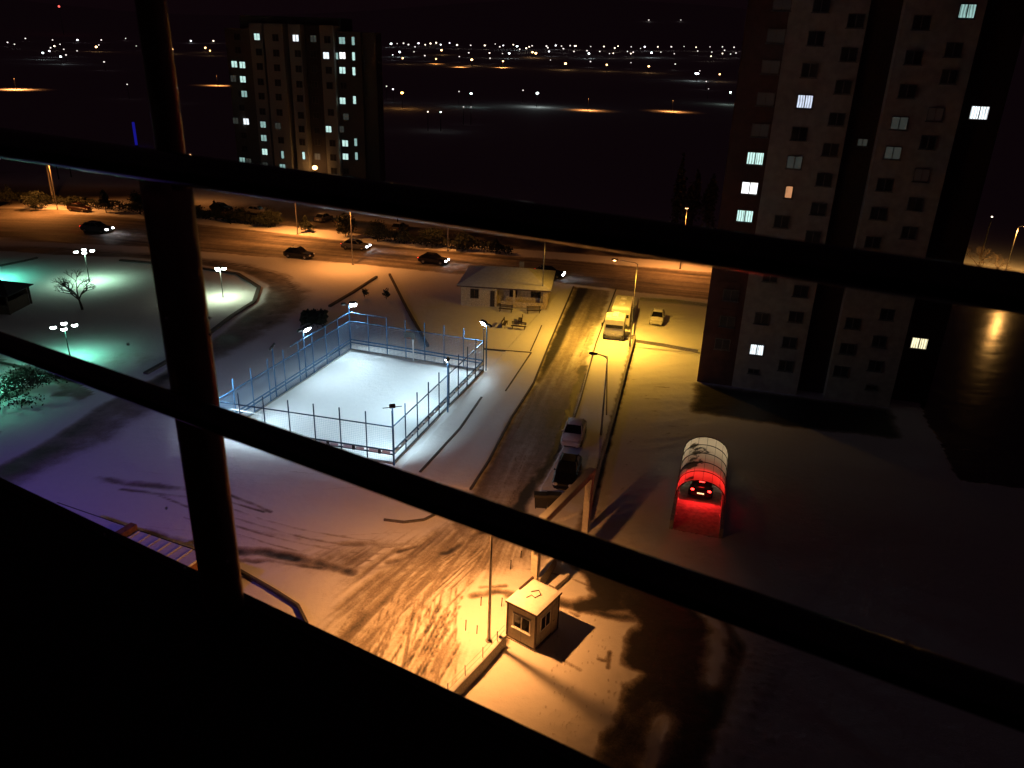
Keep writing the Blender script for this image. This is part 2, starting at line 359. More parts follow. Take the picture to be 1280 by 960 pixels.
def ground_material():
    m, nt, b = new_mat('snow_and_slush')
    N = nt.nodes.new; L = nt.links.new
    at = N('ShaderNodeAttribute'); at.attribute_name = 'wear'
    tc = N('ShaderNodeTexCoord')
    n1 = N('ShaderNodeTexNoise'); n1.inputs['Scale'].default_value = 1.6; n1.inputs['Detail'].default_value = 9; n1.inputs['Roughness'].default_value = .65
    n2 = N('ShaderNodeTexNoise'); n2.inputs['Scale'].default_value = 11; n2.inputs['Detail'].default_value = 5
    for n in (n1, n2): L(tc.outputs['Object'], n.inputs['Vector'])
    def math_(op, a, bb):
        k = N('ShaderNodeMath'); k.operation = op
        for i, q in enumerate((a, bb)):
            if isinstance(q, (int, float)): k.inputs[i].default_value = q
            else: L(q, k.inputs[i])
        return k.outputs[0]
    w = math_('ADD', at.outputs['Fac'], math_('MULTIPLY', math_('SUBTRACT', n1.outputs['Fac'], .5), .34))
    w = math_('ADD', w, math_('MULTIPLY', math_('SUBTRACT', n2.outputs['Fac'], .5), .18))
    def ramp(a, c):
        k = N('ShaderNodeMapRange'); k.interpolation_type = 'SMOOTHSTEP'; k.inputs[1].default_value = a; k.inputs[2].default_value = c; L(w, k.inputs[0]); return k.outputs[0]
    f1 = ramp(.14, .62); f2 = ramp(.5, 1.)
    def mix(f, a, c):
        k = N('ShaderNodeMix'); k.data_type = 'RGBA'; L(f, k.inputs[0])
        for i, q in ((6, a), (7, c)):
            if isinstance(q, tuple): k.inputs[i].default_value = (*q, 1)
            else: L(q, k.inputs[i])
        return k.outputs[2]
    snow = mix(n1.outputs['Fac'], (.72, .73, .76), (.82, .82, .83))
    slush = mix(n2.outputs['Fac'], (.40, .355, .31), (.2, .172, .15))
    asph = mix(n2.outputs['Fac'], (.05, .046, .043), (.028, .027, .027))
    c = mix(f2, mix(f1, snow, slush), asph); L(c, b.inputs['Base Color'])
    ro = N('ShaderNodeMapRange'); ro.inputs[3].default_value = .85; ro.inputs[4].default_value = .5; L(f2, ro.inputs[0]); L(ro.outputs[0], b.inputs['Roughness'])
    b.inputs['Specular IOR Level'].default_value = .35
    bp = N('ShaderNodeBump'); bp.inputs['Strength'].default_value = .55; bp.inputs['Distance'].default_value = .12
    L(math_('ADD', n1.outputs['Fac'], math_('MULTIPLY', n2.outputs['Fac'], .35)), bp.inputs['Height']); L(bp.outputs[0], b.inputs['Normal'])
    return m
M_GROUND = ground_material()
M_WET = mat('wet_asphalt', (.05, .047, .045), .21, var=.3, bump=.3, scale=1.2, spec=.6)
cxm = (GX[:-1, :-1]+GX[1:, 1:])/2; cym = (GY[:-1, :-1]+GY[1:, 1:])/2
cls = np.zeros(cxm.shape, int)
for k, poly in ((1, MAIN), (2, STREET), (2, JUNC), (3, PATH), (4, DRIVE), (5, WALK_L), (6, WALK_R), (7, COURT), (8, WETROAD)):
    cls[inside(poly, cxm, cym)] = k
cls[inside(RAMP, cxm, cym)] = -1
idx = np.arange(nx*ny).reshape(ny, nx)
ALLV = np.stack([GX.ravel(), GY.ravel(), GZ.ravel()], 1); WR = wear.ravel()
for k, nm in enumerate(('ground', 'main_road', 'street', 'park_path', 'driveway', 'sidewalk', 'pavement', 'court_surface', 'wet_road')):
    jj, ii = np.where(cls == k)
    q = np.stack([idx[jj, ii], idx[jj, ii+1], idx[jj+1, ii+1], idx[jj+1, ii]], 1)
    u, inv = np.unique(q.ravel(), return_inverse=True); inv = inv.reshape(-1)
    me = bpy.data.meshes.new(nm); me.vertices.add(len(u)); me.vertices.foreach_set('co', ALLV[u].ravel().astype(np.float32))
    me.loops.add(len(inv)); me.loops.foreach_set('vertex_index', inv.astype(np.int32))
    me.polygons.add(len(q)); me.polygons.foreach_set('loop_start', np.arange(0, 4*len(q), 4, dtype=np.int32)); me.polygons.foreach_set('loop_total', np.full(len(q), 4, np.int32))
    a = me.attributes.new('wear', 'FLOAT', 'POINT'); a.data.foreach_set('value', WR[u].astype(np.float32))
    me.materials.append(M_WET if nm == 'wet_road' else M_GROUND); me.update(calc_edges=True); me.polygons.foreach_set('use_smooth', np.ones(len(q), bool))
    o = bpy.data.objects.new(nm, me); COL.objects.link(o); o['kind'] = 'structure'

# ------------------------------------------------------------------ common materials
CONC = mat('concrete', (.3, .285, .26), .85, bump=.3, scale=9)
SNOW = mat('fresh_snow', (.76, .77, .8), .9, var=.05, bump=.4, scale=5)
DARKM = mat('dark_metal', (.03, .03, .032), .4, .6)
GALV = mat('galvanised_steel', (.3, .29, .28), .45, .8, var=.15)
RUBBER = mat('tyre_rubber', (.018, .018, .018), .8)
GLASST = mat('dull_window_glass', (.05, .045, .045), .35, var=.3, scale=.8)
GLASSD = mat('dark_glass', (.012, .013, .015), .08, var=.1)
BLUE_BACKLIT = mat('blue_paint_backlit', (.02, .05, .1), .5, .1, var=.2)  # fence blue darkened in colour, standing in for the back-lit sides
BLUEP = mat('blue_paint', (.05, .15, .3), .45, .2, var=.2)
KERB = mat('kerb_stone', (.09, .08, .072), .85, bump=.2)
SODIUM = (1., .365, .085); YEL = (1., .50, .055); ROADC = (1., .33, .065)

# kerbs: thin dark edges where the walks stop
def kerb(name_pts, w=.16, h=.13, z=0.02):
    mb = MB(); q = xy(*name_pts)
    for a, b in zip(q[:-1], q[1:]): mb.beam((*a, z), (*b, z), w, h)
    return tag(mb.build('kerb', KERB), kind='structure')
kerb([(588, 613), (611, 577), (639, 524), (667, 480), (689, 425), (717, 359)], .18, .15)
kerb([(525, 592), (575, 537), (602, 498)], .2, .16)
kerb([(480, 651), (505, 654), (530, 651), (552, 640)], .14, .15)
kerb([(604, 437), (664, 442), (632, 490)], .14, .14)
kerb([(412, 384), (442, 366), (471, 347)], .35, .25)
kerb([(487, 344), (508, 386), (535, 434)], .3, .25)
kerb([(182, 468), (232, 440), (290, 396), (318, 378), (324, 360), (297, 343), (232, 333), (150, 326)], .5, .2)
kerb([(0, 333), (30, 327), (47, 323)], .3, .2)
kerb([(0, 454), (40, 462), (95, 477), (130, 482)], .25, .16)
kerb([(770, 362), (745, 430), (726, 500), (706, 560)], .16, .14)
kerb([(741, 442), (759, 447), (758, 520)], .12, .13)
kerb([(300, 716), (345, 742), (373, 760), (384, 782)], .16, .25)
kerb([(663, 440), (672, 420), (677, 408)], .12, .14)

# ------------------------------------------------------------------ balcony: parapet, post and rails in front of the eye
az = R(-61.6); bdir = np.array([math.sin(az), math.cos(az), 0]); bn = np.array([math.cos(az), -math.sin(az), 0])
if bn@FWD < 0: bn = -bn
D0 = .52
RAILM = mat('black_railing_paint', (.016, .014, .013), .22, .0, var=.3, scale=30, spec=1.)
POSTM = mat('bronze_post_metal', (.5, .36, .24), .5, .85, var=.2, scale=14)
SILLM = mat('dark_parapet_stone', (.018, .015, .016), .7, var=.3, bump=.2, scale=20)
rl = thing('balcony_railing', 'dark metal balcony railing with one post and two thick rails', 'railing', EYE+bn*D0-np.array([0, 0, .6]))
ro_ = tuple(rl.location)
def rail(p1, p2, d, m):
    """bar through two sighted points in the railing plane, each with its sighted thickness"""
    c = [hit_plane(p[0], p[1], EYE+bn*d, bn) for p in (p1, p2)]; r_ = [p[2]/2/F*np.linalg.norm(q-EYE) for p, q in zip((p1, p2), c)]
    u = c[1]-c[0]; L = np.linalg.norm(u); pts = []; rs = []
    for t in (-2.6, -1.2, -.5, 0, .25, .5, .75, 1., 1.6): pts.append(c[0]+u*t); rs.append(min(max(r_[0]+(r_[1]-r_[0])*t, .35*r_[1]), 1.15*r_[0]))
    mb = MB(); mb.tube(pts, rs, 24); mb.build('rail', m, rl, ro_, True)
rail((235, 213, 36), (1220, 358, 44), D0, RAILM); rail((235, 512, 30), (1060, 807, 46), D0, RAILM)
pa = hit_plane(212, 262, EYE+bn*(D0+.05), bn); rr = 54/2/F*np.linalg.norm(pa-EYE)
mb = MB(); mb.tube([(pa[0], pa[1], pa[2]-.8), (pa[0], pa[1], pa[2]), (pa[0], pa[1], pa[2]+.04)], rr, 28); mb.build('post', POSTM, rl, ro_, True)
pu = hit_plane(213, 185, EYE+bn*(D0+.05), bn); mb = MB(); mb.tube([(pu[0], pu[1], pu[2]-.04), (pu[0], pu[1], pu[2]+.3), (pu[0], pu[1], pu[2]+1.2)], rr*.56, 24); mb.build('upper_post', POSTM, rl, ro_, True)
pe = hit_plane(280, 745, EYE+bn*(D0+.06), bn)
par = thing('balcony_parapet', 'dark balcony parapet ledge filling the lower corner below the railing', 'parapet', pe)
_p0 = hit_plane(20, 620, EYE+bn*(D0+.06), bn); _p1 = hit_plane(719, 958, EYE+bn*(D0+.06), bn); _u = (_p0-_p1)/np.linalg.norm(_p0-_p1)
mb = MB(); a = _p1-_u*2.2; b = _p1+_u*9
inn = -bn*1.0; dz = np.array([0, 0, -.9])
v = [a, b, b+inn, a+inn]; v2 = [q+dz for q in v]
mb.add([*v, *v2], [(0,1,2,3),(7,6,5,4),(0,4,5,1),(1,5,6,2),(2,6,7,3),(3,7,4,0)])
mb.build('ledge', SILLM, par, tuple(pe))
mb = MB(); q = bn*.015; mb.tube([a+q+np.array([0, 0, -.012]), b+q+np.array([0, 0, -.012])], .012, 10); mb.build('drip_edge', RAILM, par, tuple(pe), True)
DROP = mat('water_drop', (.7, .7, .7), .03, 0, var=.02, spec=1.)
for (px_, py_, d_) in ((208, 635, D0+.02), (284, 702, D0+.02), (160, 430, D0-.02), (1134, 803, D0-.02), (262, 397, D0+.03), (263, 418, D0+.03), (208, 398, D0+.02)):
    c = hit_plane(px_, py_, EYE+bn*d_, bn); mb = MB(); mb.ball(c, .0018, n=8, m=5); mb.build('water_drop', DROP, rl, ro_, True)
for (px_, py_) in ((131, 668), (231, 710), (293, 746)):
    c = hit_plane(px_, py_, EYE+bn*(D0+.05), bn); mb = MB(); mb.ball(c, .0018, n=8, m=5); mb.build('water_drop', DROP, par, tuple(pe), True)

# ------------------------------------------------------------------ street lamps
mp = np.array([-mdir[1], mdir[0]])
GLOW_NA = glow('sodium_lens', (1., .55, .2), 14); GLOW_OFF = mat('lamp_lens_unlit', (.3, .3, .28), .3)
def street_lamp(base, hgt, toward, label, power, col, arm=1.6, lit=True, group='street lamps', spot=148, tilt=0, rad=.18, zb=0):
    t = thing('street_lamp', label, 'street lamp', (base[0], base[1], zb), 0, group)
    d = np.array(toward, float); d /= np.linalg.norm(d)
    mb = MB(); mb.tube([(0, 0, 0), (0, 0, .9), (0, 0, hgt*.6), (0, 0, hgt)], [.11, .085, .07, .05], 12); mb.build('pole', GALV, t, smooth=True)
    mb = MB(); mb.tube([(0, 0, 0), (0, 0, .06)], .19, 12); mb.build('base_plate', GALV, t)
    mb = MB(); mb.tube([(0, 0, hgt-.05), (d[0]*.3, d[1]*.3, hgt+.12), (d[0]*arm, d[1]*arm, hgt+.25)], [.045, .04, .035], 8); mb.build('arm', GALV, t, smooth=True)
    hx = d*(arm+.32); rings = []
    for s_, w_ in ((-.36, .07), (-.2, .14), (.15, .15), (.34, .06)):
        c = hx+d*s_; n_ = np.array([-d[1], d[0]])
        rings.append([(c[0]-n_[0]*w_, c[1]-n_[1]*w_, hgt+.2), (c[0]+n_[0]*w_, c[1]+n_[1]*w_, hgt+.2), (c[0]+n_[0]*w_*.6, c[1]+n_[1]*w_*.6, hgt+.36), (c[0]-n_[0]*w_*.6, c[1]-n_[1]*w_*.6, hgt+.36)])
    mb = MB(); mb.loft(rings); hd = mb.build('lamp_head', DARKM, t)
    mb = MB(); mb.ball((hx[0], hx[1], hgt+.19), .2, .2, .07, 12, 6); mb.build('lens', GLOW_NA if lit else GLOW_OFF, hd, smooth=True)
    if lit and power: l = lamp('lamp_light', 'SPOT', (hx[0], hx[1], hgt+.08), power, col, t, (0, 0, 0), spot, 1., rad); l.rotation_euler = Vector((d[0]*math.tan(R(tilt)), d[1]*math.tan(R(tilt)), -1)).to_track_quat('-Z', 'Y').to_euler()
    return t
b1 = P(611, 801); L1H = 8.6
street_lamp(b1, L1H, (-.75, .65), 'lit sodium street lamp beside the guard cabin wall', 9000, SODIUM, .9, rad=.12, spot=157, tilt=17)
b2 = P(787, 433)
street_lamp(b2, 9.6, -CR, 'lit sodium street lamp behind the two parked white buses', 13500, YEL, 2.2, spot=165, tilt=2)
b3 = P(751, 545); street_lamp(b3, 7.3, -CR, 'unlit curved arm street lamp on the snowy pavement', 0, YEL, .9, lit=False)
b4 = P(677, 386); street_lamp(b4, 8.8, CR, 'slim street lamp at the corner of the low house', 450, YEL, 1.2, spot=160)
street_lamp(P(441, 331), 9.6, -mp, 'lit street lamp on the near verge below the grey driving car', 5200, ROADC, 1.4, spot=165)
lampn = ['left of the balcony post', 'between the balcony post and the far tower', 'opposite the low house', 'behind the two buses', 'beyond the near tower']
for i, (q, pw) in enumerate((((72, 262), 7500), ((372, 293), 8000), ((560, 314), 2200), ((850, 336), 4600))):
    street_lamp(P(*q), 9.5, -mp, 'lit street lamp across the main road, '+lampn[i], pw*1.35, ROADC, 1.6, spot=165)
street_lamp(P(-160, 238), 9.5, -mp, 'lit sodium street lamp at the far left end of the main road', 3800, ROADC)
b6 = P(1254, 349); street_lamp(b6, height_at(b6, 284), (1, -.1), 'lit sodium street lamp right of the dark tower by a bare bush', 8000, (1., .47, .11), .6, spot=176)
for q, pw, c in (((238, 258), 900, ROADC),):
    street_lamp(P(*q), 9.5, mp, 'lit lamp half hidden behind the balcony post', pw, c)

# ------------------------------------------------------------------ caged court
cz = .03
fc = thing('court_fence', 'tall blue steel and net fence caging the floodlit court', 'fence', (*np.mean(COURT, 0), 0))
fo = tuple(fc.location); FH = 4.3; TOPR = 3.25
NETM = mat('blue_net', (.07, .17, .3), .6, var=.2); BOARD = mat('pale_fence_board', (.6, .62, .64), .6, var=.15); PAD = mat('black_pad', (.02, .02, .022), .6)
corn = [np.array(c) for c in COURT]
for k in range(4):
    nw = .006 if k in (1, 2) else .017; PT_ = BLUE_BACKLIT if k in (1, 2) else BLUEP; a, b = corn[k], corn[(k+1) % 4]; L = np.linalg.norm(b-a); n = (7, 9, 7, 9)[k]; d = (b-a)/L; nn = np.array([-d[1], d[0]])
    if k == 3: n = 9
    for i in range(n):
        p = a+d*L*i/n; hh = FH if i else FH+.35
        mb = MB(); mb.tube([(p[0], p[1], 0), (p[0], p[1], hh)], .055, 8); mb.ball((p[0], p[1], hh), .06, n=8, m=4); mb.build('post', PT_, fc, fo)
    for z, w in ((TOPR, .08), (1.14, .1), (.80, .1), (.08, .08)) + (((FH-.08, .07),) if k in (0, 3) and True else ()):
        mb = MB()
        if z == FH-.08:      # upper frame only round the lit corner at the back
            if k == 3: mb.beam((*(b-d*L*.5), z), (*b, z), w, w)
            else: mb.beam((*a, z), (*(a+d*L*.28), z), w, w)
        else: mb.beam((*a, z), (*b, z), w, w)
        mb.build('rail', PT_, fc, fo)
    mb = MB()
    for i in range(1, int(L/.16)):
        p = a+d*(i*.16); mb.beam((*(p-d*nw/2), .12), (*(p+d*nw/2), .12), nw, TOPR-.12)
    for j in range(1, int((TOPR-.15)/.16)):
        z = .14+j*.16; mb.beam((*a, z), (*b, z), nw, nw)
    mb.build('net', NETM, fc, fo)
    if k in (1, 2):
        for i in range(n):
            for t0, t1 in ((.10, .42), (.58, .92)):
                p = a+d*L*(i+t0)/n; q = a+d*L*(i+t1)/n
                mb = MB(); mb.beam((*(p+nn*.05), .885), (*(q+nn*.05), .885), .025, .23); mb.build('fence_board', BOARD, fc, fo)
            if k == 2:
                p = a+d*L*(i+.46)/n; q = a+d*L*(i+.56)/n
                mb = MB(); mb.beam((*(p+nn*.05), .80), (*(q+nn*.05), .80), .12, .42); mb.build('pad', PAD, fc, fo)
    mb = MB(); off = nn*(.16 if True else 0)
    mb.beam((*a, 0), (*b, 0), .22, .14); mb.build('plinth', CONC, fc, fo)
# raised end frames at both corners of the cage
for (c0, c1) in ((corn[3], corn[0]), (corn[0], corn[1])): pass
FLOOD = glow('floodlight_lens', (.8, .95, 1.), 90)
cen = np.mean(COURT, 0)
def flood(base, hgt, label, heads, power, big=True):
    power = power*(.6 if 'near left' in label else 1)
    t = thing('floodlight_pole', label, 'floodlight', (*base, 0), 0, 'floodlight poles round the court')
    mb = MB(); mb.tube([(0, 0, 0), (0, 0, hgt)], [.08, .06], 10); mb.build('pole', BLUEP, t, smooth=True)
    to = cen-np.array(base); to /= np.linalg.norm(to); n_ = np.array([-to[1], to[0]])
    mb = MB(); mb.tube([(-n_[0]*.75, -n_[1]*.75, hgt), (n_[0]*.75, n_[1]*.75, hgt)], .035, 6); mb.build('crossbar', DARKM, t)
    for s_, lit in heads:
        c = n_*s_; z = hgt+.1; ang = math.atan2(to[1], to[0])
        mb = MB(); mb.box(-.10, -.24, -.17, .10, .24, .17, bev=.04)
        h = mb.build('floodlight_head', DARKM, t); h.scale = (1.7,)*3 if lit and power and big else (1.,)*3; h.location = (c[0], c[1], z); h.rotation_euler = (0, R(38), ang)
        mb = MB(); mb.box(.101, -.2, -.14, .125, .2, .14, bev=.01); mb.build('lens', FLOOD if lit else GLOW_OFF, h)
        if lit and power:
            l = lamp('flood_light', 'SPOT', (c[0]+to[0]*.25, c[1]+to[1]*.25, z-.05), power*1.2, (.64, .90, 1.), t, (0, R(-90+42), ang+math.pi), 122, 1., .2)
            l.rotation_euler = (0, R(-48), ang)
            from mathutils import Vector
            dv = Vector((to[0], to[1], -.95)); l.rotation_euler = dv.to_track_quat('-Z', 'Y').to_euler()
    return t
off = lambda c, s=.35: np.array(c)+(np.array(c)-cen)/np.linalg.norm(np.array(c)-cen)*s
flood(off(corn[0]), 5.0, 'blue floodlight pole with blazing lamp at the far left court corner', ((-.55, 0), (.45, 1)), 2300)
flood(off(corn[1]), 5.0, 'blue floodlight pole with bright lamp at the far right court corner', ((.55, 0), (-.45, 1)), 2300)
mL = corn[0]*.62+corn[3]*.38; flood(off(mL), 4.9, 'blue floodlight pole with dim lamp on the left long side', ((.4, 1), (-.4, 0)), 700)
mL2 = corn[0]*.40+corn[3]*.60; flood(off(mL2), 4.9, 'blue floodlight pole with two dark lamps on the left long side', ((.4, 0), (-.4, 0)), 0)
flood(off(corn[3]), 4.8, 'blue floodlight pole at the near left court corner by the balcony post', ((.4, 1), (-.4, 1)), 1900)
mR = corn[1]*.5+corn[2]*.5; flood(off(mR), 5.1, 'blue floodlight pole midway along the right long side', ((.0, 1),), 1500, False)
flood(off(corn[2], .2), 5.1, 'blue floodlight pole at the nearest court corner', ((.0, 1),), 1700, False)
GREYB0 = mat('dark_backboard', (.05, .055, .06), .6); WHITEP = mat('white_paint', (.75, .76, .78), .4, var=.08)
def hoop(pos, face, label):
    t = thing('basketball_hoop', label, 'basketball hoop', (*pos, 0), math.atan2(face[1], face[0]))
    mb = MB(); mb.tube([(-.9, 0, 0), (-.9, 0, 2.5), (-.1, 0, 3.1)], .07, 10); mb.build('pole', WHITEP, t)
    mb = MB(); mb.box(-.04, -.6, 2.85, 0, .6, 3.6, bev=.01); mb.build('backboard', GREYB0, t)
    mb = MB(); mb.tube([(.25+.23*math.cos(q), .23*math.sin(q), 3.02) for q in np.linspace(0, 2*math.pi, 17)], .015, 6); mb.build('rim', mat('orange_rim', (.5, .1, .02), .5), t)
e01 = (corn[0]+corn[1])/2; e23 = (corn[2]+corn[3])/2; lon = (e23-e01)/np.linalg.norm(e23-e01)
hoop(e01+lon*1.4, lon, 'white basketball hoop at the far end of the court')
def goal(pos, face, label):
    t = thing('football_goal', label, 'goal', (*pos, 0), math.atan2(face[1], face[0]))
    mb = MB(); mb.tube([(0, -1.5, 0), (0, -1.5, 2), (0, 1.5, 2), (0, 1.5, 0)], .05, 8); mb.build('goal_frame', WHITEP, t)
    mb = MB()
    for y_ in (-1.5, 1.5): mb.tube([(0, y_, 1.98), (-.6, y_, 1.3), (-.8, y_, 0)], .03, 6)
    mb.tube([(-.8, -1.5, .04), (-.8, 1.5, .04)], .03, 6); mb.build('back_frame', WHITEP, t)
ga = corn[3]*.88+corn[2]*.12+(corn[0]-corn[3])*.06
goal(ga, corn[0]-corn[3], 'white goal frame in the near left corner of the court')

# ------------------------------------------------------------------ low house
HW = mat('cream_render', (.5, .42, .3), .85, bump=.15); ROOFW = mat('snowy_roof', (.7, .7, .72), .9, var=.08, bump=.5, scale=2.5)
h0 = P(576, 381); h1 = P(683, 388); hd = (h1-h0); HL = np.hypot(hd[0], hd[1]); ha = math.atan2(hd[1], hd[0]); HD = 9.0; HH = 2.75
hs = thing('low_house', 'single storey cream house with snow on its hipped roof', 'house', h0, ha)
mb = MB(); mb.box(0, 0, 0, HL*.42, HD, HH); mb.box(HL*.42, 1.6, 0, HL, HD, HH); mb.build('wall', HW, hs)
mb = MB(); e = .45; zt = HH; rz_ = HH+1.45
mb.add([(-e, -e, zt), (HL+e, -e, zt), (HL+e, HD+e, zt), (-e, HD+e, zt), (HL*.25, HD*.5, rz_), (HL*.72, HD*.5, rz_), (-e, -e, zt-.18), (HL+e, -e, zt-.18), (HL+e, HD+e, zt-.18), (-e, HD+e, zt-.18)],
       [(0,1,5,4),(1,2,5),(2,3,4,5),(3,0,4),(6,7,1,0),(7,8,2,1),(8,9,3,2),(9,6,0,3),(9,8,7,6)])
mb.build('roof', ROOFW, hs)
mb = MB(); mb.box(-e-.03, -e-.04, zt-.2, HL+e+.03, -e-.004, zt-.03); mb.build('gutter', mat('brown_gutter', (.06, .03, .02), .6), hs)
mb = MB(); mb.box(HL*.62, HD*.62, rz_-.6, HL*.62+.6, HD*.62+.6, rz_+.5); mb.build('chimney', CONC, hs)
def house_window(x0, x1, z0, z1, y, nm='window'):
    mb = MB(); w = .07
    for bx in ((x0, z0, x1, z0+w), (x0, z1-w, x1, z1), (x0, z0, x0+w, z1), (x1-w, z0, x1, z1), ((x0+x1)/2-.03, z0, (x0+x1)/2+.03, z1)): mb.box(bx[0], y-.06, bx[1], bx[2], y-.004, bx[3])
    o = mb.build(nm, mat('brown_frame', (.08, .045, .03), .6), hs)
    mb = MB(); mb.box(x0+w, y-.03, z0+w, x1-w, y-.006, z1-w); mb.build('pane', GLASSD, o)
house_window(HL*.11, HL*.21, 1.0, 2.25, 0); house_window(HL*.55, HL*.64, 1.0, 2.25, 1.6); house_window(HL*.80, HL*.92, 1.1, 2.2, 1.6)
mb = MB(); mb.box(HL*.345, -.06, .05, HL*.395, -.004, 2.15); d_ = mb.build('door', mat('dark_door', (.03, .02, .015), .5), hs)
mb = MB(); mb.tube([(HL*.39-.1, -.1, 1.05), (HL*.39, -.1, 1.05)], .02, 6); mb.build('handle', GALV, d_)
for fx in (.62, .985):
    mb = MB(); mb.box(HL*fx-.14, 0, 0, HL*fx+.14, .28, HH-.19); mb.build('porch_column', HW, hs)
mb = MB(); mb.box(HL*.47, .1, 0, HL*.97, .22, .85); mb.build('porch_wall', HW, hs)
mb = MB(); mb.box(HL*.42, 0, 0, HL, 1.6, .12); mb.build('porch_floor', CONC, hs)
# benches and tables on the lawn before the house
WOOD = mat('weathered_wood', (.07, .05, .035), .8)
def bench(q, rz, label):
    t = thing('park_bench', label, 'bench', P(*q), rz, 'benches on the snowy lawn')
    mb = MB()
    for k in range(3): mb.box(-.9, -.22+k*.15, .42, .9, -.09+k*.15, .46)
    mb.build('seat', WOOD, t); mb = MB()
    for k in range(2): mb.box(-.9, .25, .6+k*.17, .9, .29, .72+k*.17)
    mb.build('backrest', WOOD, t)
    for s_ in (-.75, .75):
        mb = MB(); mb.box(s_-.03, -.2, 0, s_+.03, -.14, .42); mb.box(s_-.03, .2, 0, s_+.03, .26, .92); mb.box(s_-.03, -.2, .36, s_+.03, .2, .42); mb.build('leg', DARKM, t)
ang = math.atan2(CR[1], CR[0])
for q, r_, lb in (((632, 390), ang, 'wooden park bench in front of the house porch'), ((667, 392), ang+.3, 'wooden park bench by the slim lamp near the house'), ((631, 408), ang+1.6, 'wooden park bench on the left of the lawn square'), ((648, 412), ang, 'wooden park bench at the bottom of the lawn square'), ((650, 404), ang-1.4, 'wooden park bench on the right of the lawn square')): bench(q, r_, lb)

# ------------------------------------------------------------------ vehicles
TAILG = glow('tail_light_glow', (1., .02, .015), 12); HEADG = glow('head_light_glow', (.95, .97, 1.), 30)
HEADO = mat('headlight_glass', (.6, .6, .62), .1); TAILO = mat('tail_light_glass', (.2, .01, .01), .2)
def carpaint(nm, c): return mat(nm, c, .25, .1, var=.06, scale=2)
def wheel(parent, x, y, r, w):
    s_ = 1 if y > 0 else -1
    mb = MB(); n = 18; prof = [(r*.62, -w/2), (r*.95, -w/2), (r, -w*.3), (r, w*.3), (r*.95, w/2), (r*.62, w/2)]
    rings = [[(x+q*math.cos(2*math.pi*k/n), y+o_, r+q*math.sin(2*math.pi*k/n)) for k in range(n)] for q, o_ in prof]
    mb.loft(rings, caps=True); t = mb.build('wheel', RUBBER, parent)
    mb = MB(); mb.loft([[(x+q*math.cos(2*math.pi*k/n), y+s_*o_, r+q*math.sin(2*math.pi*k/n)) for k in range(n)] for q, o_ in ((r*.6, w/2+.004), (r*.5, w/2-.0+.03), (r*.15, w/2+.02))]); mb.build('rim', GALV, t)
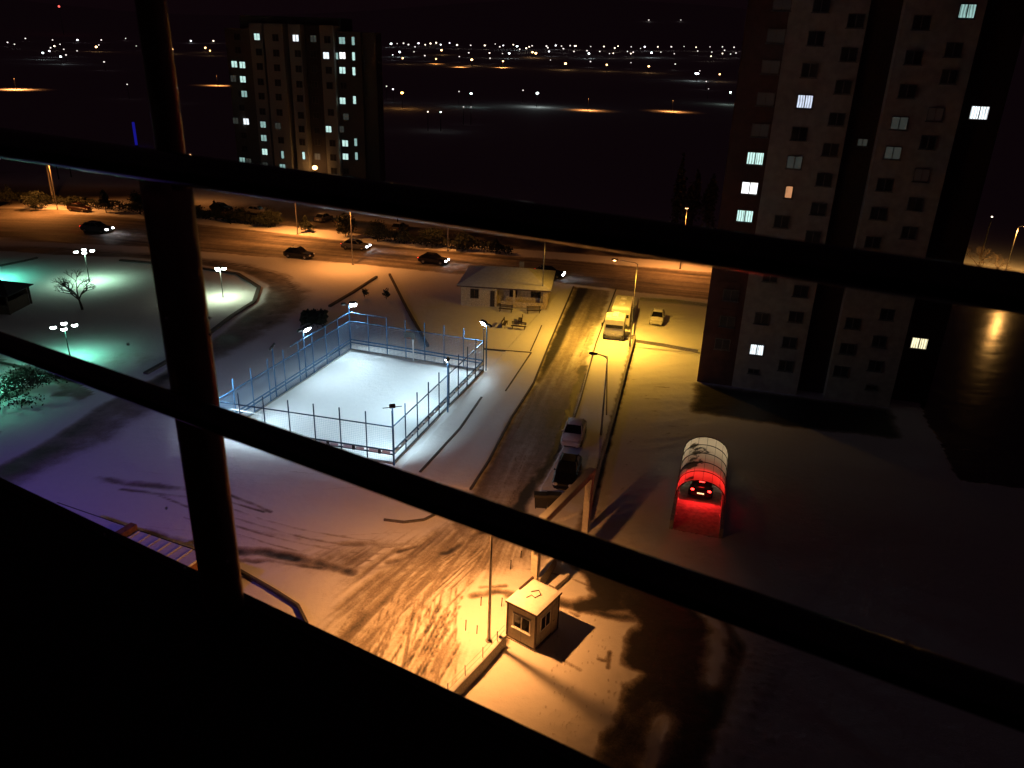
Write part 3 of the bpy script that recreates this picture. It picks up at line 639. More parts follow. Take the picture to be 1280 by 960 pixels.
def car(loc, heading, paint, label, snow=False, brake=False, lights=False, group=None, scale=1., long=4.35, roof=1.46, name='parked_car'):
    t = thing(name, label, 'car', loc, heading, group); t.scale = (scale,)*3
    L = long; hw = .88
    # body shell: sections nose (+x) to tail
    def ring(x, w, z0, zs, zt):
        return [(x, -w*.86, z0), (x, -w, z0+.16), (x, -w, zs), (x, -w*.86, zt), (x, w*.86, zt), (x, w, zs), (x, w, z0+.16), (x, w*.86, z0)]
    f = L/4.35
    secs = [(2.17, .62, .30, .52, .58), (2.10, .76, .24, .60, .68), (1.85, .85, .2, .66, .78), (1.2, hw, .18, .74, .88), (.75, hw, .18, .80, .93), (0, hw, .18, .82, .95), (-1.0, hw, .18, .84, .97), (-1.55, hw, .2, .86, .98), (-1.95, .84, .24, .84, .95), (-2.12, .78, .28, .76, .88), (-2.17, .68, .34, .62, .72)]
    mb = MB(); mb.loft([ring(x*f, w, a, b, c) for x, w, a, b, c in secs]); mb.build('body', paint, t, smooth=False)
    def gl(x, w, z): return [(x, -w, z), (x, w, z)]
    st = [(.86, .78, .92), (.22, .64, roof-.05), (-.05, .63, roof), (-.85, .63, roof), (-1.2, .62, roof-.05), (-1.78, .74, .95)]
    mb = MB(); rings = []
    base = lambda x: .93 if x > -.9 else .95
    # greenhouse in glass with painted roof and pillars
    g = [((.86*f, .76, .925), (.22*f, .62, roof-.06)), ((-1.78*f, .74, .95), (-1.2*f, .61, roof-.06))]
    A = [(.86*f, -.77, .92), (.86*f, .77, .92), (-1.78*f, .75, .95), (-1.78*f, -.75, .95)]
    B = [(.20*f, -.62, roof-.06), (.20*f, .62, roof-.06), (-1.18*f, .60, roof-.06), (-1.18*f, -.60, roof-.06)]
    mb.add(A+B, [(0,1,5,4),(1,2,6,5),(2,3,7,6),(3,0,4,7)]); mb.build('windows', GLASSD, t)
    mb = MB(); C_ = [(.02*f, -.54, roof), (.02*f, .54, roof), (-1.05*f, .52, roof), (-1.05*f, -.52, roof)]
    mb.add(B+C_, [(0,1,5,4),(1,2,6,5),(2,3,7,6),(3,0,4,7),(4,5,6,7)])
    for s_ in (-1, 1):
        mb.tube([(.88*f, s_*.775, .92), (.20*f, s_*.63, roof-.05)], .035, 6); mb.tube([(-1.8*f, s_*.755, .95), (-1.18*f, s_*.61, roof-.05)], .05, 6); mb.tube([(-.42*f, s_*.765, .95), (-.42*f, s_*.625, roof-.05)], .035, 6)
    rf = mb.build('roof', paint, t)
    if snow:
        mb = MB(); rg = [(.2*f, .6, roof-.04), (0, .58, roof+.05), (-.5*f, .57, roof+.09), (-1.0*f, .56, roof+.06), (-1.2*f, .58, roof-.03)]
        mb.loft([[(x, -w, z-.06), (x, -w*.7, z), (x, 0, z+.02), (x, w*.7, z), (x, w, z-.06)] for x, w, z in rg], closed=False); mb.build('roof_snow', SNOW, rf, smooth=True)
        mb = MB(); rg = [(.95*f, .8, .92), (1.2*f, .82, .95), (1.7*f, .8, .88), (2.0*f, .72, .74)]
        mb.loft([[(x, -w, z-.08), (x, -w*.7, z+.02), (x, 0, z+.05), (x, w*.7, z+.02), (x, w, z-.08)] for x, w, z in rg], closed=False); mb.build('bonnet_snow', SNOW, t, smooth=True)
    for s_ in (-1, 1):
        wheel(t, 1.32*f, s_*.80, .31, .2); wheel(t, -1.32*f, s_*.80, .31, .2)
        mb = MB(); mb.ball((2.07*f, s_*.60, .62), .16, .22, .12, 10, 6); mb.build('headlight', HEADG if lights else HEADO, t)
        mb = MB(); mb.ball((-2.12*f, s_*.62, .78), .06, .15, .09, 10, 6); mb.build('tail_light', TAILG if (brake or lights) else TAILO, t)
        mb = MB(); mb.ball((.62*f, s_*.92, .98), .07, .09, .07, 8, 5); mb.build('mirror', paint, t)
    mb = MB(); mb.box(-2.185*f, -.26, .5, -2.165*f, .26, .61); mb.build('number_plate', mat('plate_white', (.7, .7, .7), .5, emis=(1, .85, .5) if brake else None, estr=.5 if brake else 0) if not brake else mat('plate_lit', (.7, .7, .7), .5, emis=(1, .7, .35), estr=1.2), t)
    mb = MB(); mb.box(2.1*f, -.5, .24, 2.2*f, .5, .36, bev=.02); mb.build('bumper', RUBBER, t)
    if brake:
        mb = MB(); mb.box(-1.45*f, -.2, roof-.27, -1.40*f, .2, roof-.2, bev=.01); mb.build('third_brake_light', TAILG, t)
    if lights:
        for s_ in (-1, 1):
            from mathutils import Vector
            l = lamp('head_beam', 'SPOT', (2.2*f, s_*.6, .62), 420, (.9, .95, 1.), t, (0, 0, 0), 58, .6, .08); l.rotation_euler = Vector((1, 0, -.09)).to_track_quat('-Z', 'Y').to_euler()
    return t
heading = math.atan2(-AX[1], -AX[0])
WHITEC = carpaint('white_car_paint', (.6, .6, .6)); BLACKC = carpaint('black_car_paint', (.012, .012, .014)); BLUEC = carpaint('dark_blue_car_paint', (.015, .02, .04)); GREYC = carpaint('grey_car_paint', (.12, .12, .13)); REDC = carpaint('dark_red_car_paint', (.035, .008, .007))
def on(px1, px2): a = P(*px1); b = P(*px2); return (a+b)/2
car(on((706, 562), (727, 535)), heading, WHITEC, 'white car under thin snow parked behind the black car', snow=True, group='cars parked along the street')
car(on((692, 622), (724, 574)), heading, BLACKC, 'black car with wet dark roof parked along the street', group='cars parked along the street', long=4.75, roof=1.5)
car(P(821, 402), heading-.02, WHITEC, 'white snow dusted car alone on the yellow lit lot', snow=True, scale=.95)
md = math.atan2(mdir[1], mdir[0])
car(P(374, 322), md, BLACKC, 'black hatchback waiting at the near edge of the main road', group='cars on the main road', roof=1.6, scale=1.05)
car(P(122, 290), md, GREYC, 'dark car with bright headlights on the main road by the balcony post', lights=True, group='cars on the main road', scale=1.2)
car(P(445, 311), md, GREYC, 'grey car driving with headlights on behind the court', lights=True, group='cars on the main road', scale=1.05)
car(P(542, 329), md, BLACKC, 'black car with red tail lights glowing left of the low house', lights=True, group='cars on the main road', scale=1.05)
car(P(686, 346), md, BLUEC, 'dark blue car with bright headlights passing the street mouth', lights=True, group='cars on the main road', scale=1.05)
car(P(277, 263), md, BLUEC, 'dark blue car parked beyond the main road hedge', group='cars parked beyond the main road')
car(P(322, 267), md, WHITEC, 'white car parked beyond the main road hedge', group='cars parked beyond the main road', snow=True)
car(P(100, 264), md, REDC, 'dark red car stopped on the snowy far verge', group='cars parked beyond the main road')
for q, lb in (((405, 276), 'snow covered car at the left of the row beyond the road trees'), ((432, 281), 'snow covered car between two trees beyond the main road'), ((500, 288), 'snow covered car at the right of the row beyond the road trees')):
    car(P(*q), md+1.5, GREYC, lb, group='snow covered cars beyond the main road', snow=True)

bf = (P(753.5, 424.5)+P(779, 428))/2
_b = (P(767, 390, 2.85)+P(785, 390, 2.85))/2; BUSL = float(np.hypot(*(_b-bf)[:2])); _c = (P(769.4, 383.8, 2.85)+P(784, 383.8, 2.85))/2; BUSD = max(float((_c-bf)[:2]@AX), BUSL+.5); print('bus', BUSL, BUSD, (_c-bf)[:2]@CR)
def bus(loc, hdg, label, BUSL):
    t = thing('white_bus', label, 'bus', loc, hdg, 'white buses parked by the street'); L, w, h = BUSL, 1.15, 2.85
    SW = (L-1.1)/5
    W = carpaint('white_bus_paint', (.68, .68, .66))
    rings = []
    for x, ww, z0, z1 in ((0, w*.93, .42, h-.32), (.12, w*.99, .34, h-.08), (.5, w, .32, h), (L-.4, w, .32, h), (L-.1, w*.98, .36, h-.08), (L, w*.93, .42, h-.25)):
        r_ = .22; rings.append([(-x, -ww, z0), (-x, -ww, z1-r_), (-x, -ww+r_*.35, z1-.06), (-x, -ww+r_, z1), (-x, ww-r_, z1), (-x, ww-r_*.35, z1-.06), (-x, ww, z1-r_), (-x, ww, z0)])
    mb = MB(); mb.loft(rings); mb.build('body', W, t)
    mb = MB(); mb.add([(.035, -w*.86, 1.55), (.035, w*.86, 1.55), (-.05, w*.84, h-.34), (-.05, -w*.84, h-.34), (-.0, -w*.86, 1.55), (-.0, w*.86, 1.55), (-.09, w*.84, h-.34), (-.09, -w*.84, h-.34)], [(0,1,2,3),(7,6,5,4),(0,4,5,1),(1,5,6,2),(2,6,7,3),(3,7,4,0)]); mb.build('windscreen', GLASSD, t)
    for s_ in (-1, 1):
        for k in range(5):
            x0 = -.7-k*SW; mb = MB(); mb.box(x0-SW*.88, s_*w-.012 if s_ > 0 else -w-.012, 1.5, x0, s_*w+.012 if s_ > 0 else -w+.012, 2.42); mb.build('side_window', GLASSD, t)
        wheel(t, -1.5, s_*(w-.12), .45, .26); wheel(t, -L+2., s_*(w-.12), .45, .26)
        mb = MB(); mb.box(-.02, s_*.78-.17, .72, .045, s_*.78+.17, .92, bev=.02); mb.build('headlight', HEADO, t)
        mb = MB(); mb.tube([(-.1, s_*w, 2.2), (.15, s_*(w+.2), 2.15)], .025, 6); mb.box(.1, s_*(w+.22)-.1, 1.75, .18, s_*(w+.22)+.1, 2.15, bev=.03); mb.build('mirror', DARKM, t)
    mb = MB(); mb.box(-.1, -w*.98, .3, .09, w*.98, .58, bev=.04); mb.build('bumper', mat('bus_bumper', (.03, .03, .03), .6), t)
    for x in (-L*.3, -L*.7):
        mb = MB(); mb.box(x-.4, -.35, h+.003, x+.4, .35, h+.1, bev=.04); mb.build('roof_hatch', WHITEP, t)
    mb = MB(); mb.box(.03, -.3, .75, .05, .3, .88); mb.build('number_plate', mat('plate_white', (.7, .7, .7), .5), t)
    return t
bus(bf, heading, 'nearer white bus parked nose first under the sodium lamp', BUSL)
_d = (P(774.7, 368.4, 2.85)+P(792, 369, 2.85))/2; _q = np.array([_c[0], _c[1], 0]); _q = _q+np.array([*AX, 0])*max(0, BUSL+.7-float((_q-bf)[:2]@AX))
print('bus2', (_q-bf)[:2]@AX, (_q-bf)[:2]@CR, np.hypot(*(_d-_c)[:2]))
bus(_q, heading, 'farther white bus parked close behind the nearer bus', float(np.hypot(*(_d-_c)[:2])))

# waste containers
def bin_(q, label):
    t = thing('waste_container', label, 'waste bin', P(*q), ang+.15, 'black waste containers by the street')
    mb = MB(); mb.loft([[(-.5*s_, -.36*s_, z), (.5*s_, -.36*s_, z), (.5*s_, .36*s_, z), (-.5*s_, .36*s_, z)] for s_, z in ((.86, .12), (.98, 1.0), (1.05, 1.03))]); mb.build('bin_body', PAD, t)
    mb = MB(); mb.loft([[(-.54, y_, z) for y_, z in ()] or [(-.54, -.4, 1.035), (-.54, -.3, 1.16), (-.54, .3, 1.16), (-.54, .4, 1.035)], [(.54, -.4, 1.035), (.54, -.3, 1.16), (.54, .3, 1.16), (.54, .4, 1.035)]]); mb.build('lid', PAD, t)
    for sx in (-.38, .38):
        for sy in (-.24, .24):
            mb = MB(); mb.tube([(sx-.03, sy, .07), (sx+.03, sy, .07)], .07, 10); mb.build('caster', RUBBER, t)
bin_((676, 634), 'black wheeled waste container, left of the pair by the black car'); bin_((692, 634), 'black wheeled waste container, right of the pair by the black car')

# ------------------------------------------------------------------ guard cabin, gate and site walls
CABW = mat('cabin_panel', (.5, .45, .38), .6, var=.1, bump=.1); TRIM = mat('cabin_trim', (.07, .04, .03), .6)
c1 = P(668, 814); c0 = P(633.5, 796); c2 = P(695, 786)
ex = c1-c0; CW = np.hypot(ex[0], ex[1]); ca = math.atan2(ex[1], ex[0]); ey = c2-c1; CD = np.hypot(ey[0], ey[1])*1.02
gc = thing('guard_cabin', 'small prefab guard cabin with snow on its flat roof', 'cabin', c0, ca); CH = 2.45
mb = MB(); mb.box(0, 0, .08, CW, CD, CH); mb.build('wall', CABW, gc)
mb = MB(); mb.box(-.06, -.06, 0, CW+.06, CD+.06, .08); mb.build('floor_slab', CONC, gc)
mb = MB(); mb.box(-.12, -.12, CH, CW+.12, CD+.12, CH+.14, bev=.02); rf = mb.build('roof', TRIM, gc)
mb = MB(); n = 14; vs = []; 
for i in range(n+1):
    for j in range(n+1):
        x = -.1+(CW+.2)*i/n; y = -.1+(CD+.2)*j/n; ed = min(i, j, n-i, n-j); vs.append((x, y, CH+.142+(.07+.025*random.random() if ed else 0.0)))
mb.add(vs, [(i*(n+1)+j, (i+1)*(n+1)+j, (i+1)*(n+1)+j+1, i*(n+1)+j+1) for i in range(n) for j in range(n)]); mb.build('roof_snow', SNOW, rf, smooth=True)
mb = MB(); mb.tube([(CW*.35, CD*.55, CH+.25), (CW*.5, CD*.7, CH+.26), (CW*.66, CD*.6, CH+.26), (CW*.6, CD*.42, CH+.25), (CW*.45, CD*.45, CH+.25), (CW*.4, CD*.3, CH+.25)], .03, 6); mb.build('cable', DARKM, rf)
mb = MB(); mb.box(-.02, CD*.45, CH+.14, .08, CD+.08, CH+.32); mb.build('roof_bar', TRIM, rf)
for x, y in ((0, 0), (CW, 0), (CW, CD), (0, CD)):
    mb = MB(); mb.box(x-.045, y-.045, .085, x+.045, y+.045, CH-.003); mb.build('corner_post', TRIM if (x, y) != (0, 0) else TRIM, gc)
def cab_win(x0, x1, z0, z1, side):
    mb = MB(); w = .055
    bars = ((x0, z0, x1, z0+w), (x0, z1-w, x1, z1), (x0, z0, x0+w, z1), (x1-w, z0, x1, z1), ((x0+x1)/2-.03, z0, (x0+x1)/2+.03, z1))
    for p_ in bars:
        if side == 0: mb.box(p_[0], -.05, p_[1], p_[2], -.003, p_[3])
        else: mb.box(CW+.003, p_[0], p_[1], CW+.05, p_[2], p_[3])
    o = mb.build('window', WHITEP, gc); mb = MB()
    if side == 0: mb.box(x0+w, -.03, z0+w, x1-w, -.006, z1-w)
    else: mb.box(CW+.006, x0+w, z0+w, CW+.03, x1-w, z1-w)
    mb.build('pane', GLASSD, o)
    mb = MB()
    if side == 0: mb.box(x0-.05, -.12, z0-.06, x1+.05, -.002, z0-.004)
    mb.v and mb.build('sill', WHITEP, o)
mb = MB()
for f_ in (.5,): mb.box(CW*f_-.008, -.0035, .09, CW*f_+.008, -.0005, 1.0)
for f_ in (.25, .7, .88): mb.box(CW+.0005, CD*f_-.008, .09, CW+.0035, CD*f_+.008, CH-.02)
mb.box(.05, -.004, .09, CW-.05, -.0006, .16); mb.box(CW+.0006, .05, .09, CW+.004, CD-.05, .16)
mb.build('panel_seam', TRIM, gc)
mb = MB(); mb.box(CW+.003, CD*.72, .1, CW+.03, CD*.97, 2.0); dr = mb.build('door', CABW, gc)
mb = MB(); mb.tube([(CW+.06, CD*.75, 1.0), (CW+.06, CD*.8, 1.0)], .015, 6); mb.build('handle', DARKM, dr)
cab_win(CW*.2, CW*.82, 1.02, 1.98, 0); cab_win(CD*.2, CD*.62, 1.02, 1.98, 1)
# gate: a beam on two pylons over the site entrance
GATEM = mat('gate_render', (.66, .62, .55), .8, var=.1, bump=.15)
pA = P(732, 664); pB = P(668, 736); hA = 4.4
gt = thing('entrance_gate', 'pale concrete entrance gate with a beam across two pylons', 'gate', pA); go = tuple(gt.location)
gd = (pB-pA)[:2]; gl_ = np.linalg.norm(gd); gd = gd/gl_; gn = np.array([-gd[1], gd[0]])
for p in (pA, pB):
    mb = MB(); q = [p[:2]+gd*a_+gn*b_ for a_, b_ in ((-.22, -.22), (.22, -.22), (.22, .22), (-.22, .22))]; mb.prism([tuple(x) for x in q], 0, hA-.003); mb.build('pylon', GATEM, gt, go)
mb = MB(); a_ = pA[:2]-gd*.35; b_ = pB[:2]+gd*.1
mb.beam((*a_, hA), (*b_, hA), .5, .42); mb.build('beam', GATEM, gt, go)
mb = MB(); e_ = pB[:2]+gd*.1; e2 = e_+gd*.95
n2 = gn*.25
mb.add([(*(e_-n2), hA+.02), (*(e_+n2), hA+.02), (*(e2+n2), hA-.75), (*(e2-n2), hA-.75), (*(e_-n2), hA+.419), (*(e_+n2), hA+.419), (*(e2+n2), hA-.2), (*(e2-n2), hA-.2)], [(3,2,1,0),(4,5,6,7),(0,1,5,4),(1,2,6,5),(2,3,7,6),(3,0,4,7)]); mb.build('beam_end', GATEM, gt, go)
mb = MB(); mb.beam((*a_, hA+.423), (*b_, hA+.423), .46, .07); mb.build('beam_snow', SNOW, gt, go)
# walls
def site_wall(pts, w, h, label, snow=True, m=CONC, posts=0, lean=0):
    q = [P(*p) for p in pts]; t = thing('site_wall', label, 'wall', q[0]); o = tuple(t.location)
    mb = MB()
    for a, b in zip(q[:-1], q[1:]): mb.beam(a, b, w, h)
    mb.build('wall', m, t, o)
    if snow:
        mb = MB()
        for a, b in zip(q[:-1], q[1:]): mb.beam(a+np.array([0, 0, h+.003]), b+np.array([0, 0, h+.003]), w*.9, .05)
        mb.build('wall_snow', SNOW, t, o)
    if posts:
        for k in range(posts):
            s_ = (k+.5)/posts; i = min(int(s_*(len(q)-1)), len(q)-2); f_ = s_*(len(q)-1)-i; p = q[i]*(1-f_)+q[i+1]*f_
            mb = MB(); mb.tube([(p[0], p[1], h-.02), (p[0]+random.uniform(-.03, .03), p[1], h+.75)], .025, 6); mb.build('fence_post', DARKM, t, o)
        mb = MB()
        for zz in (.3, .65):
            for a, b in zip(q[:-1], q[1:]): mb.tube([a+np.array([0, 0, h+zz]), b+np.array([0, 0, h+zz])], .007, 5)
        mb.build('fence_wire', DARKM, t, o)
    return t
site_wall([(540, 903), (562, 880), (600, 840), (630, 806)], .3, .75, 'low concrete wall with thin fence posts left of the guard cabin', posts=5)
site_wall([(672, 738), (684, 722), (693, 706)], .28, .9, 'short concrete wall between the guard cabin and the gate', posts=0)
site_wall([(690, 738), (708, 722)], .5, .35, 'snow topped low block behind the guard cabin')
site_wall([(795, 428), (830, 433), (872, 441)], .3, .38, 'snow capped wall across the yellow lit lot')
site_wall([(793, 424), (783, 462), (768, 520), (750, 585), (733, 655)], .22, .55, 'long low wall between the pavement and the dark lot', snow=False)
site_wall([(796, 376), (793, 400), (790, 424)], .2, .5, 'low wall running behind the two buses')
site_wall([(800, 374), (845, 377), (884, 382)], .5, .35, 'snowy bank wall along the top of the yellow lit lot')
# bollards / stakes near the cabin
for i, (q, hh) in enumerate((((596, 792), .55), ((582, 788), .7), ((638, 712), .7), ((651, 697), .5), ((627, 758), .6), ((601, 757), .6), ((612, 742), .45))):
    t = thing('marker_stake', ('thin dark stake in the snow, %s' % ('lower one left of the lamp', 'leftmost on the bright snow mound', 'beside the gate pylon', 'tall one next to the gate beam', 'nearest the cabin roof', 'middle of the mound', 'upper one by the mud')[i]), 'stake', P(*q), 0, 'stakes in the snow mound')
    mb = MB(); mb.tube([(0, 0, 0), (.02, .01, hh)], .03, 6); mb.ball((.02, .01, hh), .045, n=6, m=4); mb.build('stake', DARKM, t)

# ------------------------------------------------------------------ garage ramp with arched canopy and a braking car
RAMPC = mat('ramp_concrete', (.35, .33, .32), .7, var=.25, bump=.3, scale=3)
gr = thing('garage_ramp', 'sunken concrete garage ramp with side walls', 'ramp', (*RMID, 0), math.atan2(rdir[1], rdir[0]) )
w2 = RW/2; DEEP = 2.7
def zr(x): return -.15*max(0, x-3.2)
mb = MB(); X_ = np.linspace(0, RLEN, 31)
mb.loft([[(x, -w2+.003, zr(x)), (x, w2-.003, zr(x)), (x, w2-.003, zr(x)-.2), (x, -w2+.003, zr(x)-.2)] for x in X_]); mb.build('ramp_floor', RAMPC, gr)
for s_ in (-1, 1):
    mb = MB(); mb.box(0, s_*w2 if s_ > 0 else -w2-.25, -DEEP-.3, RLEN, (w2+.25) if s_ > 0 else -w2, .75); wl = mb.build('side_wall', RAMPC, gr)
mb = MB(); mb.box(RLEN, -w2-.25, -DEEP-.3, RLEN+.2, w2+.25, .75); mb.build('end_wall', RAMPC, gr)
# canopy
def canopy_material():
    m, nt, b = new_mat('polycarbonate_with_snow'); N = nt.nodes.new; L = nt.links.new
    tr = N('ShaderNodeBsdfTranslucent'); tr.inputs['Color'].default_value = (.85, .78, .68, 1)
    ms = N('ShaderNodeMixShader'); fac = N('ShaderNodeMath'); fac.operation = 'MULTIPLY_ADD'; fac.inputs[1].default_value = -.62; fac.inputs[2].default_value = .66
    tc = N('ShaderNodeTexCoord'); nz = N('ShaderNodeTexNoise'); nz.inputs['Scale'].default_value = .55; nz.inputs['Detail'].default_value = 6; nz.inputs['Roughness'].default_value = .6
    L(tc.outputs['Object'], nz.inputs['Vector'])
    rp = N('ShaderNodeMapRange'); rp.inputs[1].default_value = .56; rp.inputs[2].default_value = .6; L(nz.outputs['Fac'], rp.inputs[0])
    mx = N('ShaderNodeMix'); mx.data_type = 'RGBA'; mx.inputs[6].default_value = (.62, .6, .58, 1); mx.inputs[7].default_value = (.045, .04, .04, 1)
    L(rp.outputs[0], fac.inputs[0]); L(fac.outputs[0], ms.inputs[0]); L(rp.outputs[0], mx.inputs[0]); L(mx.outputs[2], b.inputs['Base Color']); b.inputs['Roughness'].default_value = .5
    out = nt.nodes['Material Output']; L(b.outputs[0], ms.inputs[1]); L(tr.outputs[0], ms.inputs[2]); L(ms.outputs[0], out.inputs['Surface']); return m
CANM = canopy_material()
print('canopy', xf, xb, RW)
cn = thing('ramp_canopy', 'arched polycarbonate canopy with thin snow over the garage ramp', 'canopy', (*RMID, 0), math.atan2(rdir[1], rdir[0]))
cwid = w2+.16; EV = .755; CRN = 2.35
def arch(x, k=18, r=0): return [(x, -(cwid+r)*math.cos(math.pi*i/k), EV+(CRN-EV+r)*math.sin(math.pi*i/k)**.8) for i in range(k+1)]
NB = 5
for i in range(NB):
    x0 = xf+(xb-xf)*i/NB+.02; x1 = xf+(xb-xf)*(i+1)/NB-.02
    mb = MB(); mb.loft([arch(x0), arch((x0+x1)/2), arch(x1)], closed=False); mb.build('roof_panel', CANM, cn, smooth=True)
mb = MB(); a_ = arch(xb-.06); mb.add(a_+[(xb-.06, a_[0][1], EV), (xb-.06, a_[-1][1], EV)], [tuple(range(len(a_)))]); mb.build('end_panel', CANM, cn)
for i in range(NB+1):
    x = xf+(xb-xf)*i/NB; mb = MB(); mb.tube(arch(x, 18, .015), .035, 6); mb.build('arch_rib', DARKM, cn)
for s_ in np.linspace(0, math.pi, 9)[1:-1]:
    mb = MB(); y_ = -(cwid+.03)*math.cos(s_); z_ = EV+(CRN-EV+.03)*math.sin(s_)**.8; mb.tube([(xf, y_, z_), (xb, y_, z_)], .012, 5); mb.build('purlin', DARKM, cn)
# the car going down
q = hit_plane(877, 611, (*(RMID+rdir*(xf+1.2)), 0), np.array([*rdir, 0]))
slope = math.atan(.15); xc = 5.15+2.15
rc = car((*(RMID+rdir*xc), zr(xc)), math.atan2(rdir[1], rdir[0]), BLACKC, 'dark car with glowing red brake lights driving down the garage ramp', brake=True, name='braking_car')
rc.rotation_euler = (0, slope, math.atan2(rdir[1], rdir[0]))
for s_ in (-.62, .62):
    l = lamp('brake_light_beam', 'SPOT', (-2.3, s_, .8), 105, (1., .012, .012), rc, rad=.08, spot=172, blend=.3); l.rotation_euler = Vector((-1, 0, .12)).to_track_quat('-Z', 'Y').to_euler()
for s_ in (-.55, .55): lamp('dipped_beam', 'POINT', (2.55, s_, .7), 52, (1., .80, .5), rc, rad=.1)
lamp('brake_light_beam', 'POINT', (-2.3, 0, 1.2), 5, (1., .012, .012), rc, rad=.06)

# ------------------------------------------------------------------ towers
WIN_L = {'cool': window_glow('lit_window_cool', (.62, .95, .88), .8), 'white': window_glow('lit_window_white', (.85, .95, 1.), 1.1), 'warm': window_glow('lit_window_warm', (1., .9, .55), 1.0), 'blue': window_glow('lit_window_blue', (.72, .82, 1.), .7), 'orange': window_glow('lit_window_orange', (1., .45, .2), .5, 9), 'dim': window_glow('dim_window', (.7, .8, .7), .03, 6), 'lace': window_glow('lit_window_lace', (1., 1., 1.), 1.4, 11), 'green': window_glow('lit_window_green', (.5, .85, .8), .42), 'dimred': window_glow('dim_window_red', (.7, .4, .3), .004, 2)}
FRAME = mat('window_frame', (.13, .11, .1), .5); FRAMEL = mat('window_frame_grey', (.17, .155, .145), .5)
def tower_window(bld, o, e, n, s_, z, w, h, state, org, sill=True):
    """window on the facade through o with unit direction e and outward normal n"""
    c = np.array([o[0]+e[0]*s_, o[1]+e[1]*s_, z]); E3 = np.array([e[0], e[1], 0]); N3 = np.array([n[0], n[1], 0]); Z = np.array([0, 0, 1.])
    def slab(mb, x0, x1, z0, z1, d0, d1):
        v = [c+E3*x+Z*zz+N3*d for d in (d0, d1) for x, zz in ((x0, z0), (x1, z0), (x1, z1), (x0, z1))]
        mb.add(v, [(3,2,1,0),(4,5,6,7),(0,1,5,4),(1,2,6,5),(2,3,7,6),(3,0,4,7)])
    mb = MB(); t = .07
    for a in ((-w/2, w/2, -h/2, -h/2+t), (-w/2, w/2, h/2-t, h/2), (-w/2, -w/2+t, -h/2+t, h/2-t), (w/2-t, w/2, -h/2+t, h/2-t)) + (((-.04, .04, -h/2+t, h/2-t),) if w > .8 else ()): slab(mb, *a, .003, .09)
    if sill: slab(mb, -w/2-.08, w/2+.08, -h/2-.07, -h/2-.003, .003, .16)
    wo = mb.build('window', FRAME if state not in ('dark', 'dim', 'dimred') else FRAMEL, bld, org)
    mb = MB(); slab(mb, -w/2+t, w/2-t, -h/2+t, h/2-t, .004, .05); mb.build('pane', GLASST if state == 'dark' else WIN_L[state], wo, org)
# --- near tower
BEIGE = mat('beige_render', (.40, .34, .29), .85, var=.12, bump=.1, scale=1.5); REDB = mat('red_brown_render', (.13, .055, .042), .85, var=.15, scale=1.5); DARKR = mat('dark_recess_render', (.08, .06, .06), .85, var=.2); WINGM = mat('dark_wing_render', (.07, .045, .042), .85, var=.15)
A0 = P(871, 477); A1 = P(1111, 509); fe = (A1-A0)[:2]; FW = np.linalg.norm(fe); fe = fe/FW; fn = np.array([fe[1], -fe[0]]); FN3 = np.array([*fn, 0])
if fn@np.array([0, -1.]) < 0: fn = -fn; FN3 = -FN3
def sz(px_, py_, dep=0):
    h_ = hit_plane(px_, py_, A0+FN3*dep, FN3); return float((h_-A0)[:2]@fe), float(h_[2])
s1 = sz(914, 485)[0]; s2 = sz(995, 494)[0]; s3 = sz(1030, 498)[0]; TH = 41.0
nt_ = thing('near_tower_block', 'tall dark beige and red brown apartment tower on the right', 'apartment tower', A0); no = tuple(nt_.location)
def vol(bld, org, a, b, d0, d1, z0, z1, m, nm='wall'):
    q = [A0[:2]+fe*a-fn*d0, A0[:2]+fe*b-fn*d0, A0[:2]+fe*b-fn*d1, A0[:2]+fe*a-fn*d1]
    mb = MB(); mb.prism([tuple(x) for x in q], z0, z1); return mb.build(nm, m, bld, org)
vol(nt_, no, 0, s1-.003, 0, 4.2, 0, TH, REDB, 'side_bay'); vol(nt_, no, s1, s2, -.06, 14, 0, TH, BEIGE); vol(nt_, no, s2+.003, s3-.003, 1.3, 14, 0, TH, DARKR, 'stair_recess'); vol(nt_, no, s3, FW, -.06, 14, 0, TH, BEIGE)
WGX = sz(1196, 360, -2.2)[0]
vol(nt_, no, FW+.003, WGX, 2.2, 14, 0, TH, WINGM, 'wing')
vol(nt_, no, -.2, WGX+.2, -.26, 14.2, TH+.003, TH+.5, CONC, 'roof')
for z in np.arange(2.6, TH, 2.66):     # floor bands on the red bay
    vol(nt_, no, -.02, s1-.02, -.03, .5, z, z+.12, REDB, 'floor_band')
WL = []
def add(pts, w, h, dep=.06): 
    for p in pts: WL.append((p[0], p[1], p[2] if len(p) > 2 else 'dark', w, h, dep))
add([(978, 4, 'dimred'), (970, 45, 'dimred'), (963, 84, 'dimred'), (957, 124, 'dimred'), (950, 163, 'dimred'), (944, 198, 'cool'), (937, 235, 'lace'), (931, 270, 'cool'), (920, 330), (913.6, 369), (909, 402), (903, 430)], 1.5, 1.15, 0)
add([(1027, 6), (1020, 48), (1012, 88), (1006, 127, 'blue'), (999, 167), (993, 203, 'dim'), (986, 240, 'orange'), (977, 277), (963, 345), (952, 398), (946, 437, 'white')], 1.35, 1.15)
add([(942, 464)], 1.1, .5)
add([(1070, 26), (1061, 68), (1054, 109), (1046, 149), (1038, 187), (1030, 225), (1023, 261), (1016, 296), (1001, 364), (995, 396), (987, 428), (982, 457)], 1.35, 1.1)
add([(1152, 28), (1142, 72), (1134, 114), (1124, 154, 'dim'), (1116, 191, 'dim'), (1106, 231), (1098, 267), (1091, 303), (1066, 404), (1059, 436), (1051, 464)], 1.35, 1.1)
